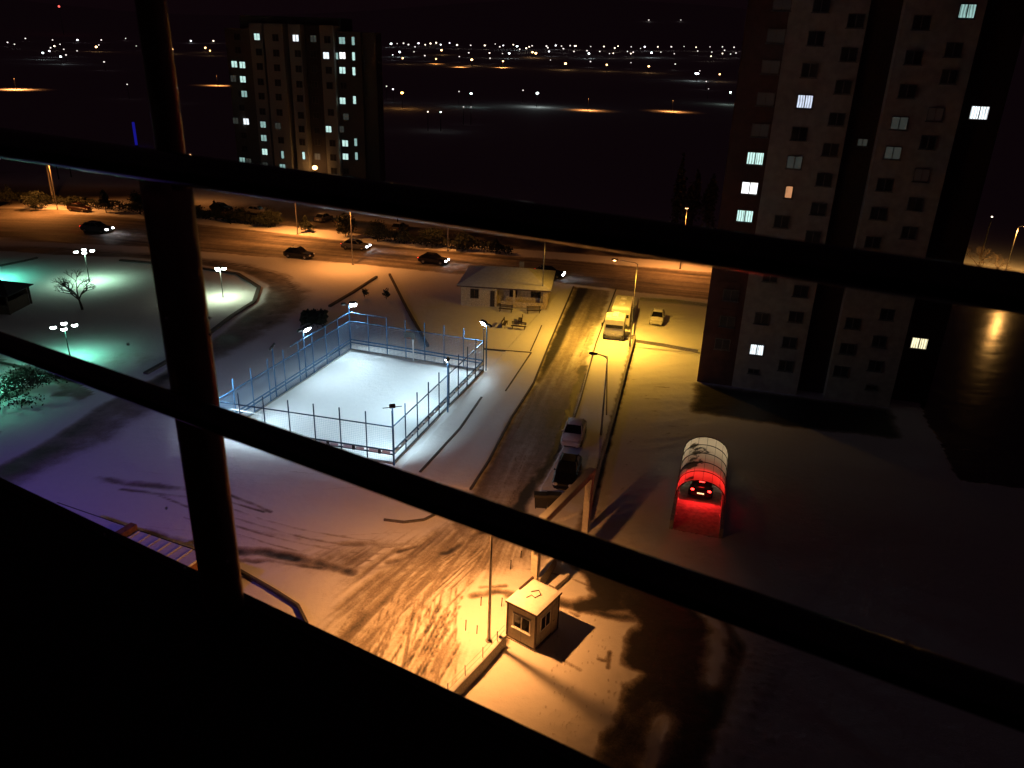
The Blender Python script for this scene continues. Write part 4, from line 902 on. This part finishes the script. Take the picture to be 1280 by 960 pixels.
add([(1209, 14, 'green'), (1192, 62), (1186, 96), (1169, 143, 'dimred'), (1160, 178), (1152, 219, 'dimred'), (1144, 255), (1136, 291), (1109, 393), (1099, 427), (1094, 457)], 1.25, 1.1)
add([(1089, 484)], 1.0, .45)
add([(1078, 178, 'dim')], .9, .7, -1.3)
add([(1224, 141, 'white'), (1149, 429, 'warm')], 1.5, 1.15, -2.2)
for px_, py_, stt, w, h, dep in WL:
    s_, z_ = sz(px_, py_, dep); o_ = A0[:2]+fn*dep
    tower_window(nt_, o_, fe, fn, s_, z_, w if stt != 'orange' else .7, h, stt, no)
# --- far tower
B0 = P(298, 216); B1 = P(466, 229); ge = (B1-B0)[:2]; GW = np.linalg.norm(ge); ge /= GW; gnn = np.array([ge[1], -ge[0]])
if gnn@np.array([0, -1.]) < 0: gnn = -gnn
GN3 = np.array([*gnn, 0])
def fz(px_, py_, dep=0):
    h_ = hit_plane(px_, py_, B0+GN3*dep, GN3); return float((h_-B0)[:2]@ge), float(h_[2])
ft = thing('far_tower_block', 'tall apartment tower with many lit windows beyond the main road', 'apartment tower', B0); fo_ = tuple(ft.location)
FTH = fz(362, 30)[1]
def fvol(a, b, d0, d1, z0, z1, m, nm='wall'):
    q = [B0[:2]+ge*a-gnn*d0, B0[:2]+ge*b-gnn*d0, B0[:2]+ge*b-gnn*d1, B0[:2]+ge*a-gnn*d1]
    mb = MB(); mb.prism([tuple(x) for x in q], z0, z1); return mb.build(nm, m, ft, fo_)
GREYB = mat('grey_brown_render', (.17, .14, .12), .85, var=.15); PALEB = mat('pale_beige_render', (.42, .38, .34), .85, var=.12)
Zc = lambda X: 260+X/4.173
bands = [(100, 172, 1.2, GREYB), (172, 238, .5, GREYB), (238, 302, .2, PALEB), (318, 412, -.3, PALEB), (438, 500, 0, PALEB), (512, 592, 1.0, DARKR), (600, 668, -.2, PALEB), (672, 752, .8, GREYB), (752, 800, .6, GREYB), (800, 868, 1.5, GREYB)]
edges = []
for a_, b_, dp, m_ in bands:
    sa = fz(Zc(a_), 10+400/4.173)[0]; sb = fz(Zc(b_), 10+400/4.173)[0]; fvol(sa, sb-.003, dp, dp+3.2, 0, FTH-(1.2 if m_ is GREYB else 0), m_); edges += [sa, sb]
fvol(min(edges)+1, max(edges)-5.5, 2.2, 11, 0, FTH-1.5, DARKR, 'core'); fvol(min(edges)+3, max(edges)-9, 3, 9, FTH-1.49, FTH+1.6, GREYB, 'roof')
lit = [(256,150,'cool'),(458,157,'white'),(550,160,'dim'),(700,170,'green'),(758,172,'green'),(617,248,'white'),(665,250,'green'),(702,248,'lace'),(760,252,'cool'),(138,293,'cool'),(180,297,'cool'),(133,368,'dim'),(183,372,'cool'),(702,325,'cool'),(762,330,'cool'),(190,448,'green'),(703,484,'cool'),(765,480,'cool'),(720,567,'dim'),(200,592,'white'),(145,588,'dim'),(288,608,'green'),(365,615,'dim'),(630,632,'cool'),(695,632,'dim'),(292,678,'green'),(716,706,'cool'),(771,700,'green'),(297,750,'cool'),(390,765,'green'),(500,770,'cool'),(572,775,'dim'),(718,775,'cool'),(775,772,'green'),(180,795,'green'),(213,800,'dim'),(300,820,'dim'),(390,830,'green')]
dark = []
for X0, dX, rows in ((352, .055, (155, 235, 312, 390, 465, 545, 690)), (262, .058, (230, 305, 385, 460, 540)), (465, .05, (238, 318, 398, 472, 560, 632, 700)), (622, .05, (165, 325, 405, 545, 705, 780, 850)), (700, .03, (405, 850)), (152, .07, (150, 220, 448, 520, 665, 735)), (545, .05, (240, 320, 400, 480, 560, 640, 700))):
    for y in rows: dark.append((X0+dX*(y-150), y, 'dark'))
for X, Y, stt in lit+dark:
    px_, py_ = 260+X/4.173, 10+Y/4.173
    s_, z_ = fz(px_, py_); dp = 0
    for k_, (a_, b_, d_, m_) in enumerate(bands):
        if edges[2*k_] <= s_ <= edges[2*k_+1]: dp = d_
    s_, z_ = fz(px_, py_, -dp); nar = X > 740 or (X in (390, 500) and Y < 800)
    if z_ < .9: continue
    tower_window(ft, B0[:2]-gnn*dp, ge, gnn, s_, z_, 0.8 if nar else 1.55, 1.5 if not nar else 1.8, stt, fo_, False)
s_, z_ = fz(395.4, 215, .6); lq = B0[:2]+ge*s_+gnn*1.2
wlm = thing('entrance_lamp', 'bright orange lamp glowing at the foot of the far tower', 'lamp', (*lq, 0))
mb = MB(); mb.tube([(0, 0, 0), (0, 0, max(z_-.3, 2.5))], .06, 8); mb.build('pole', DARKM, wlm)
mb = MB(); mb.ball((0, 0, max(z_, 2.8)), .62, .62, .5, 12, 8); mb.build('globe', glow('orange_globe', (1., .5, .15), 9), wlm, smooth=True)
lamp('globe_light', 'POINT', (*(gnn*.9), max(z_, 2.8)+.2), 70, (1, .45, .12), wlm)

# ------------------------------------------------------------------ park lamps, trees, gazebo
PG = glow('park_lamp_lens', (.8, 1., .92), 16)
def park_lamp(q, top, label, power, col, heads=4, reach=.95):
    power *= .9
    b = P(*q); h_ = height_at(b, top); t = thing('park_lamp', label, 'park lamp', b, 0, 'park lamps')
    mb = MB(); mb.tube([(0, 0, 0), (0, 0, .6), (0, 0, h_)], [.1, .06, .05], 10); mb.build('pole', DARKM, t, smooth=True)
    for k in range(heads):
        a_ = 2*math.pi*k/heads+.5; x, y = reach*math.cos(a_), reach*math.sin(a_)
        mb = MB(); mb.tube([(0, 0, h_-.35), (x*.6, y*.6, h_+.05), (x, y, h_)], .025, 6); mb.build('arm', DARKM, t)
        mb = MB(); mb.ball((x, y, h_-.02), .3, .3, .16, 12, 6); g_ = mb.build('lamp_shade', PG, t, smooth=True)
        mb = MB(); mb.ball((x, y, h_+.16), .33, .33, .05, 12, 4); mb.build('cap', DARKM, g_)
    lamp('park_light', 'SPOT', (0, 0, h_-.2), power, col, t, (0, 0, 0), 158, 1., .4)
    return t
park_lamp((279, 372), 336, 'park lamp with bright heads right of the balcony post', 1500, (.82, 1., .62), 3, .5)
park_lamp((112, 352), 314, 'park lamp with four heads behind the bare tree', 1700, (.5, 1., .62), 4)
park_lamp((88, 448), 408, 'park lamp with four heads above the middle rail', 1100, (.12, 1., .62), 4)
park_lamp((-22, 352), 316, 'park lamp past the left edge of the teal lit lawn', 4200, (.10, 1., .66), 4)
park_lamp((-30, 500), 440, 'park lamp by the dark shrubs at lower left', 1500, (.10, 1., .58), 4)
BARK = mat('dark_bark', (.035, .028, .022), .9, var=.3, bump=.3, scale=20)
def bare_tree(q, hgt, label, seed, spread=.6, depth=5, m=BARK, group=None, r0=.13, cat='tree', trunkf=.3, base=None):
    rnd = random.Random(seed); b = P(*q) if base is None else base; t = thing('bare_tree', label, cat, b, 0, group)
    tr = MB(); cr = MB(); ph0 = rnd.uniform(0, 6)
    def grow(p, d, L, r, k, mb):
        pts = [p]; dd = np.array(d)
        for i in range(3):
            dd = dd+np.array([rnd.gauss(0, .09), rnd.gauss(0, .09), rnd.gauss(.02, .05)]); dd /= np.linalg.norm(dd); pts.append(pts[-1]+dd*L/3)
        mb.tube(pts, [r, r*.9, r*.78, r*.66], 6 if k < 3 else 4, caps=False)
        if k >= depth: return
        for j in range(rnd.choice((2, 3, 3)) if k else 5):
            a_ = rnd.uniform(0, 2*math.pi); sp = spread*rnd.uniform(.7, 1.25)
            a_ = ph0+2*math.pi*j/5+rnd.gauss(0, .2) if k == 0 else a_; sp = rnd.uniform(.55, 1.)*spread*1.35 if k == 0 else sp
            u = np.array([math.cos(a_), math.sin(a_), 0]); u = u-dd*(u@dd); u /= np.linalg.norm(u)+1e-9
            nd = dd*math.cos(sp)+u*math.sin(sp); nd[2] += .08; nd /= np.linalg.norm(nd)
            grow(pts[-1] if j < 2 else pts[2]*.5+pts[-1]*.5, nd, L*rnd.uniform(.62, .85), r*.62, k+1, cr)
    grow(np.zeros(3), np.array([0, 0, 1.]), hgt*trunkf, r0, 0, tr)
    tr.build('trunk', m, t, smooth=True); cr.build('crown', m, t, smooth=True); return t
bare_tree((103, 387), 6.2, 'leafless spreading tree on the green lit park lawn', 3, .66, 6, r0=.17, trunkf=.25)
LEAFD = mat('dark_conifer', (.022, .03, .018), .85, var=.4); LEAFB = mat('dry_shrub', (.05, .032, .02), .9, var=.4)
def leafy(base, hgt, wid, label, kind, seed, group, m, n=900, cat='tree'):
    rnd = np.random.default_rng(seed); t = thing(kind, label, cat, base, 0, group)
    mb = MB(); mb.tube([(0, 0, 0), (0, 0, hgt*.45)], [.1*hgt/4, .05*hgt/4], 7); mb.build('trunk', BARK, t)
    mb = MB(); cl = rnd.normal(0, 1, (22, 3)); cl /= np.linalg.norm(cl, axis=1)[:, None]; cl *= rnd.uniform(.3, .9, (22, 1))
    for i in range(n):
        c = cl[rnd.integers(22)]+rnd.normal(0, .17, 3); z = np.clip(.5+c[2]*.5, .03, 1.05)
        wf = (1.05-z)**.8 if kind in ('pine_tree', 'poplar_tree') else 1
        p = np.array([c[0]*wid*wf, c[1]*wid*wf, hgt*(.12+.88*z)]); s_ = rnd.uniform(.08, .24)*(hgt/4)**.5
        a = rnd.normal(0, 1, 3); a /= np.linalg.norm(a); b = np.cross(a, rnd.normal(0, 1, 3)); b /= np.linalg.norm(b)+1e-9
        mb.add([p-a*s_, p+b*s_*.6, p+a*s_*1.2, p-b*s_*.6], [(0, 1, 2, 3)])
    mb.build('crown', m, t); return t
hz = [(12, 256, 3.6, 2.6), (45, 262, 3.4, 2.4), (92, 262, 2.2, 1.2), (133, 266, 4.2, 2.0), (176, 268, 4.4, 2.2), (240, 272, 2.6, 2.2), (270, 274, 3.2, 1.6), (300, 279, 2.8, 1.8), (338, 284, 3.4, 2.4), (382, 290, 2.9, 1.7), (432, 296, 4.0, 2.0), (472, 302, 3.6, 2.1), (505, 305, 3.2, 1.9), (540, 310, 3.4, 2.2), (578, 314, 3.0, 1.9), (620, 317, 2.4, 1.8)]
where = ['at the far left edge', 'beside the pole at far left', 'small one left of the post', 'tall one left of the balcony post', 'just left of the balcony post', 'just right of the balcony post', 'narrow one right of the post', 'low one before the parked cars', 'wide one below the far tower', 'under the entrance lamp', 'over the grey driving car', 'right of the driving car', 'above the court floodlight', 'left of the low house roof', 'above the low house roof', 'rightmost of the verge row']
for i, (x, y, h_, w_) in enumerate(hz):
    leafy(P(x, y), h_, w_, 'dark bushy roadside tree '+where[i], 'roadside_tree' if i % 3 else 'pine_tree', 50+i, 'trees on the far verge of the main road', LEAFD, 1500)
for i, (x, y, lb) in enumerate(((843, 296, 'left one of three tall poplars left of the near tower'), (862, 298, 'middle one of three tall poplars left of the near tower'), (882, 300, 'right one of three tall poplars by the near tower'))):
    leafy(P(x, y), 14-i, 2.4, lb, 'poplar_tree', 80+i, 'tall poplars beyond the main road', LEAFB, 1500)
bare_tree((1222, 346), 8.5, 'bare bush lit orange under the lamp at right', 11, .7, 5, group=None, r0=.1, trunkf=.2, m=mat('pale_bark', (.2, .14, .08), .9)); bare_tree((1243, 348), 7.0, 'low bare bush between the lamp and the dark tower', 12, .75, 4, r0=.07, trunkf=.22, m=MATS['pale_bark'])
leafy(P(22, 497), 2.2, 4.2, 'broad dark evergreen shrub at lower left in green light', 'evergreen_shrub', 91, None, LEAFD, 2200, 'shrub')
for i, (x, y, lb) in enumerate(((456, 372, 'left of two small dark shrubs behind the court'), (483, 374, 'right of two small dark shrubs behind the court'))): leafy(P(x, y), 1.5, .5, lb, 'small_shrub', 93+i, 'small shrubs behind the court', LEAFD, 250, 'shrub')
def hedge(q0, q1, h, w, label, seed, n=1800):
    a = P(*q0); b = P(*q1); rnd = np.random.default_rng(seed); t = thing('clipped_hedge' if w > 2 else 'roadside_hedge', label, 'hedge', (a+b)/2, 0)
    d = (b-a)/2; nn = np.array([-d[1], d[0], 0]); nn /= np.linalg.norm(nn); mb = MB()
    for i in range(n):
        u = rnd.uniform(-1, 1); hh = h*(.7+.5*vnoise(np.array([u*np.linalg.norm(d)*.5+50]), np.array([seed*3.7]), seed)[0])
        p = d*u+nn*rnd.normal(0, w*.3)+np.array([0, 0, hh*math.sqrt(rnd.uniform(0, 1))]); s_ = rnd.uniform(.12, .3)
        x = rnd.normal(0, 1, 3); x /= np.linalg.norm(x); y = np.cross(x, rnd.normal(0, 1, 3)); y /= np.linalg.norm(y)+1e-9
        mb.add([p-x*s_, p+y*s_*.6, p+x*s_*1.2, p-y*s_*.6], [(0, 1, 2, 3)])
    mb.build('foliage', LEAFD, t)
    mb = MB()
    for u in np.linspace(-.95, .95, 12): mb.tube([d*u, d*u+np.array([0, 0, h*.6])], .05, 5)
    mb.build('stem', BARK, t)
hedge((-40, 244), (190, 268), 1.7, 1.6, 'long dark hedge along the far verge, left of the balcony post', 201, 3200)
hedge((243, 272), (345, 284), 1.5, 1.6, 'long dark hedge along the far verge, right of the balcony post', 202, 2000)
hedge((470, 300), (640, 319), 1.6, 1.6, 'long dark hedge along the far verge, above the low house', 203, 2200)
hedge((378, 404), (408, 404), 1.1, 2.6, 'dark clipped hedge block behind the left long side of the court', 204, 1500)
gz = thing('park_shelter', 'dark roofed park shelter at the left edge of the lawn', 'shelter', P(-10, 385))
mb = MB(); mb.add([(-4, -2.6, 2.4), (4, -2.6, 2.4), (4, 2.6, 2.4), (-4, 2.6, 2.4), (-2, 0, 3.5), (2, 0, 3.5), (-4, -2.6, 2.3), (4, -2.6, 2.3), (4, 2.6, 2.3), (-4, 2.6, 2.3)], [(0,1,5,4),(1,2,5),(2,3,4,5),(3,0,4),(6,7,1,0),(7,8,2,1),(8,9,3,2),(9,6,0,3),(9,8,7,6)]); mb.build('roof', mat('dark_shingle', (.03, .03, .035), .8, bump=.3), gz)
mb = MB(); mb.box(-3.4, 1.9, 0, 3.4, 2.1, 2.0); mb.box(3.3, -2.0, 0, 3.5, 1.9, 1.5); mb.box(-3.4, -2.2, 0, 3.3, -2.1, 1.1); mb.build('shadow_panel', WOOD, gz)  # dark panels added to stand in for the shadow under the roof
for x in (-3.5, 3.5):
    for y in (-2.2, 2.2):
        mb = MB(); mb.box(x-.09, y-.09, 0, x+.09, y+.09, 2.3); mb.build('pillar', WOOD, gz)
# low storage roof below the balcony
sg0 = P(70, 632, 2.3)*np.array([1, 1, 0]); sd = P(252, 695, 2.3)*np.array([1, 1, 0])-sg0; sa = math.atan2(sd[1], sd[0]); sl = np.hypot(sd[0], sd[1])
lw = thing('low_annex', 'low annex with snowy flat roof under the balcony corner', 'annex', sg0, sa)
mb = MB(); mb.box(0, -7, 0, sl, 0, 2.2); mb.build('wall', mat('brick_red', (.28, .12, .06), .85, bump=.2), lw)
mb = MB(); mb.box(-.2, -7.2, 2.203, sl*.52, .2, 2.36); mb.box(sl*.56, -7.2, 2.203, sl+.1, .2, 2.36); mb.build('roof', SNOW, lw)
mb = MB(); mb.box(sl*.52+.003, -7.25, 2.203, sl*.56-.003, .28, 2.75); mb.build('fire_wall', mat('brick_red', (.28, .12, .06)), lw)
for k in range(6):
    x = sl*.56+.25+k*(sl*.44-.3)/6; mb = MB(); mb.box(x, -7.1, 2.363, x+.07, .15, 2.44); mb.build('roof_batten', SNOW, lw)
mb = MB(); mb.box(-.22, .203, 2.2, sl+.1, .3, 2.34); mb.build('gutter', DARKM, lw)
# our own block below the balcony carries a blue facade lamp that tints the lower left street
hb_top = float(pe[2])-1.0
hb = thing('home_block', 'dark apartment block wall below the balcony parapet', 'apartment block', (*(EYE+bn*D0)[:2], 0))
q = [(EYE+bn*(D0-.02)+bdir*t_)[:2]-np.array(hb.location)[:2] for t_ in (-14, 70)]; q += [q[1]-bn[:2]*12, q[0]-bn[:2]*12]
mb = MB(); mb.prism([tuple(x) for x in q], 0, hb_top); mb.build('wall', DARKR, hb)
blp = EYE+bdir*50+bn*(D0+.5); blp[2] = 23.
bl = thing('blue_facade_lamp', 'blue facade lamp on the home block wall, below the parapet', 'lamp', blp)
mb = MB(); mb.tube([tuple(-bn*.5), (0, 0, 0)], .04, 8); mb.build('bracket', DARKM, bl); mb = MB(); mb.ball((0, 0, 0), .16, n=10, m=6); mb.build('globe', glow('blue_globe', (.18, .1, 1.), 3), bl)
from mathutils import Vector
l = lamp('blue_light', 'SPOT', tuple(bn*.3), 7000, (.25, .15, 1.), bl, rad=.3, spot=74, blend=1.); l.rotation_euler = Vector(tuple(P(140, 625)-blp)).to_track_quat('-Z', 'Y').to_euler()

# ------------------------------------------------------------------ distant lights of the town
def A_(l, ox, oy, k): return [(ox+x/k, oy+y/k, *r) for x, y, *r in l]
W_, O_, B_, S_ = 'w', 'o', 'b', 's'
town = A_([(47,132,B_),(88,130,S_),(130,128),(163,137),(207,152),(230,128),(275,138),(310,130),(348,125),(378,138),(437,127),(487,140),(578,142),(672,143),(742,133,S_),(795,143),(772,152),(862,138),(887,148,B_),(905,168,S_),(948,162),(968,152),(987,145),(1083,147),(1092,158),(1145,143),(1183,147),(1197,165,S_),(1240,145),(1272,147),(1100,183),(1267,183,S_),(105,187,B_),(58,205),(200,185,S_),(383,175,O_),(565,192),(703,193),(707,228),(790,197),(835,196,B_),(990,188,O_),(1012,195,O_),(1110,240,S_),(502,217,S_),(272,211),(125,228,O_),(347,233,O_),(585,238,O_),(793,248,O_),(1210,262,O_),(60,435),(500,450,S_),(530,553,S_),(580,553,S_),(292,585),(378,587,B_),(927,442,S_),(17,415,S_)], 480, 30, 5.333)
town += A_([(10,147),(68,143,S_),(107,147),(205,150),(293,150),(365,160),(387,148),(475,152),(537,163,S_),(565,152),(652,152),(742,152),(827,150,S_),(907,155),(1000,152,S_),(1083,152),(1160,155),(1225,155),(20,163,S_),(93,183,S_),(180,178),(193,197,B_),(265,183,S_),(330,197),(355,195),(450,183),(488,188),(472,197),(610,192,B_),(672,187),(762,198),(918,180),(1012,187),(1007,215),(1083,197),(1097,175,S_),(1138,200),(1173,193,S_),(1225,197),(203,250,S_),(473,258,S_),(768,267,S_),(907,330,B_),(920,331,B_),(932,312,S_),(990,432,S_),(975,383,S_),(37,265,O_),(312,272,O_),(592,282,O_),(1065,335,O_)], 700, 30, 5.333)
town += A_([(135,205),(77,236),(280,213),(320,236,S_),(290,246),(263,272),(270,255,S_),(228,282,B_),(340,263,S_),(323,302,B_),(352,293,S_),(413,213),(411,271),(540,213),(513,250,O_),(527,240,S_),(555,330,S_),(670,205,S_),(727,245,S_),(787,205,S_),(920,262,O_),(1018,218),(1138,218),(1095,255,O_),(1120,270,O_),(945,470,S_),(678,450,S_),(40,226,S_)], 0, 0, 4.267)
town += [(337,7.5,S_),(348,13),(373,9),(389,9),(405,13,S_),(424,11),(811,25,S_),(851,25,S_),(466,54),(470,57),(458,70,S_),(66,184,S_),(82,182),(118,178,S_),(496,237,S_),(1240,271)]
TG = {k: glow('town_light_'+k, c, s_) for k, c, s_ in (('w', (.95, .95, 1.), 4.), ('v', (1., .82, .6), 4.), ('o', (1., .52, .2), 9.), ('b', (.85, 1., 1.), 9.), ('s', (.9, .8, .75), 1.6))}
protos = {}
NM = {'w': ('white street lamp far off in the lit town on the horizon', 'white lamps of the distant town'), 'o': ('orange street lamp far off across the dark fields', 'orange lamps of the distant town'), 'b': ('large bright white lamp far off in the distant town', 'large bright lamps of the distant town'), 's': ('faint small lamp far off in the dark distance', 'faint lamps of the distant town')}
for t_ in town:
    k = t_[2] if len(t_) > 2 else 'w'; rpx = {'w': .85, 'o': 1.15, 'b': 1.1, 's': .7}[k]*random.uniform(.55, 1.0); tint = random.choice(('w', 'v', 'v', 's', 's')) if k == 'w' else k
    p = march(t_[0], t_[1], 7.0)
    if p is None: continue
    d_ = np.linalg.norm(p-EYE); rad = rpx*d_/F
    g = float(terrain(p[0], p[1]))
    if k not in protos:
        mb = MB(); mb.tube([(0, 0, 0), (0, 0, 7)], [.14, .08], 6); mb.ball((0, 0, 7.0), 1, 1, .8, 8, 6, mi=1)
        protos[k] = mb
    mb = MB(); mb.tube([(0, 0, -.3), (0, 0, 7)], [.14, .08], 5); mb.ball((0, 0, 7.0), rad*1.15, rad*1.15, rad*.85, 8, 6, mi=1)
    o = mb.build('distant_street_lamp', [DARKM, TG[tint]]); o.location = (p[0], p[1], g); tag(o, NM[k][0], 'street lamp', NM[k][1])
# lamps nearer to us across the fields, with their pools of light on the snow
for (x, y, gy, col, pw, lb) in ((503, 116, 136, (1, .42, .1), 2500, 'orange lamp with halo alone on the dark field right of the far tower'), (588.7, 117, 134, (.7, 1, .95), 250, 'white lamp alone over the dark field, left of two'), (671, 116.5, 134, (.85, 1, .95), 2600, 'white lamp lighting a strip of snow on the dark field'), (911, 115.5, 131, (.75, 1, .85), 900, 'white lamp by the edge of the near tower')):
    b = march(x, gy, 0, 60); h_ = 8.
    zs = np.linspace(1, 30, 300); yy = np.array([pix((b[0], b[1], b[2]+z))[1] for z in zs]); h_ = float(zs[np.argmin(np.abs(yy-y))])
    t = thing('field_lamp', lb, 'street lamp', b, 0, 'lamps on the dark fields')
    mb = MB(); mb.tube([(0, 0, 0), (0, 0, h_)], [.14, .09], 8); mb.build('pole', DARKM, t)
    mb = MB(); mb.ball((0, 0, h_), .75 if pw > 1000 else .6, None, .5, 10, 6); mb.build('globe', glow('field_globe_%d' % x, col, 10), t)
    lamp('field_light', 'POINT', (0, 0, h_-.9), pw*.8*(.1 if x < 600 else .35), col, t, rad=.5)
# unseen-head lamps whose pools show: road beyond the fields
for i, (x, gy, pw, lb) in enumerate(((735, 138, 2600, 'orange road lamp beyond the dark field, left of the pair'), (840, 139.5, 2900, 'orange road lamp beyond the dark field, right of the pair'), (575, 84, 5200, 'orange road lamp lighting a far strip of snow'), (628, 84.5, 5200, 'orange road lamp lighting a far strip of snow on the right'), (20, 112, 7000, 'orange lamp lighting a snowy yard at far left'), (272, 107, 2500, 'orange lamp by the snow strip left of the far tower'), (545, 80, 3000, 'orange lamp at the left end of the far snow strip'))):
    b = march(x, gy, 0, 60); t = thing('field_lamp', lb, 'street lamp', b, 0, 'lamps on the dark fields'); h_ = 6.
    mb = MB(); mb.tube([(0, 0, 0), (0, 0, h_)], [.12, .08], 6); mb.build('pole', DARKM, t)
    mb = MB(); mb.loft([[(-.5, -.2, h_+.1), (.5, -.2, h_+.1), (.5, .2, h_+.1), (-.5, .2, h_+.1)], [(-.4, -.15, h_+.3), (.4, -.15, h_+.3), (.4, .15, h_+.3), (-.4, .15, h_+.3)]]); mb.build('lamp_head', DARKM, t)
    lamp('field_light', 'SPOT', (0, 0, h_), pw*2.6, (1., .36, .09), t, (0, 0, 0), 150, .8, .3)
# red beacon mast and blue pylon
b = march(80, 44, 0); t = thing('radio_mast', 'thin radio mast with a red beacon above the town', 'mast', b)
d_ = np.linalg.norm(b-EYE); zs = np.linspace(1, 300, 600); hh = float(zs[np.argmin([abs(pix((b[0], b[1], b[2]+z))[1]-8) for z in zs])])
mb = MB(); mb.tube([(0, 0, 0), (0, 0, hh)], [.8, .2], 5); mb.build('mast', DARKM, t); mb = MB(); mb.ball((0, 0, hh), d_/F*1.0, n=8, m=6); mb.build('beacon', glow('red_beacon', (1., .12, .1), 1.6), t)
b = march(171, 184, 0, 60); t = thing('blue_sign_pylon', 'slim blue lit sign pylon left of the balcony post', 'sign', b); d_ = np.linalg.norm(b-EYE); hp = 26/F*d_; wp = 1.3/F*d_
mb = MB(); mb.box(-wp, -.3, 0, wp, .3, .6); mb.build('base', DARKM, t); mb = MB(); mb.box(-wp, -.15, .6, wp, .15, hp, bev=.05); mb.build('sign_panel', glow('blue_sign', (.03, .03, 1.), .16), t)
b = P(67, 252); t = thing('utility_pole', 'pale utility pole behind the far verge at left', 'pole', b); mb = MB(); mb.tube([(0, 0, 0), (0, 0, 13)], [.2, .14], 8); mb.build('pole', CONC, t); mb = MB(); mb.box(-.9, -.06, 12.2, .9, .06, 12.35); mb.build('crossarm', CONC, t)

# ------------------------------------------------------------------ night sky, camera, output
w = bpy.data.worlds.new('World'); S.world = w; w.use_nodes = True
bg = w.node_tree.nodes['Background']; bg.inputs[0].default_value = (1., .36, .62, 1); bg.inputs[1].default_value = .0031
from mathutils import Matrix, Vector
cd = bpy.data.cameras.new('Camera'); cd.sensor_width = 36; cd.lens = F/1280*36; cd.clip_start = .02; cd.clip_end = 20000
cd.dof.use_dof = True; cd.dof.focus_distance = 75; cd.dof.aperture_fstop = 13
co = bpy.data.objects.new('Camera', cd); COL.objects.link(co)
co.matrix_world = Matrix(((RT[0], UP[0], -FWD[0], 0), (RT[1], UP[1], -FWD[1], 0), (RT[2], UP[2], -FWD[2], H), (0, 0, 0, 1)))
S.camera = co
S.view_settings.view_transform = 'Standard'; S.view_settings.look = 'None'; S.view_settings.gamma = 1; S.view_settings.exposure = .28
S.render.engine = 'CYCLES'; S.cycles.use_denoising = True
try: S.cycles.denoiser = 'OPENIMAGEDENOISE'
except Exception: pass
S.cycles.sample_clamp_indirect = 4; S.cycles.max_bounces = 6; S.cycles.diffuse_bounces = 3
S.cycles.filter_width = 1.5
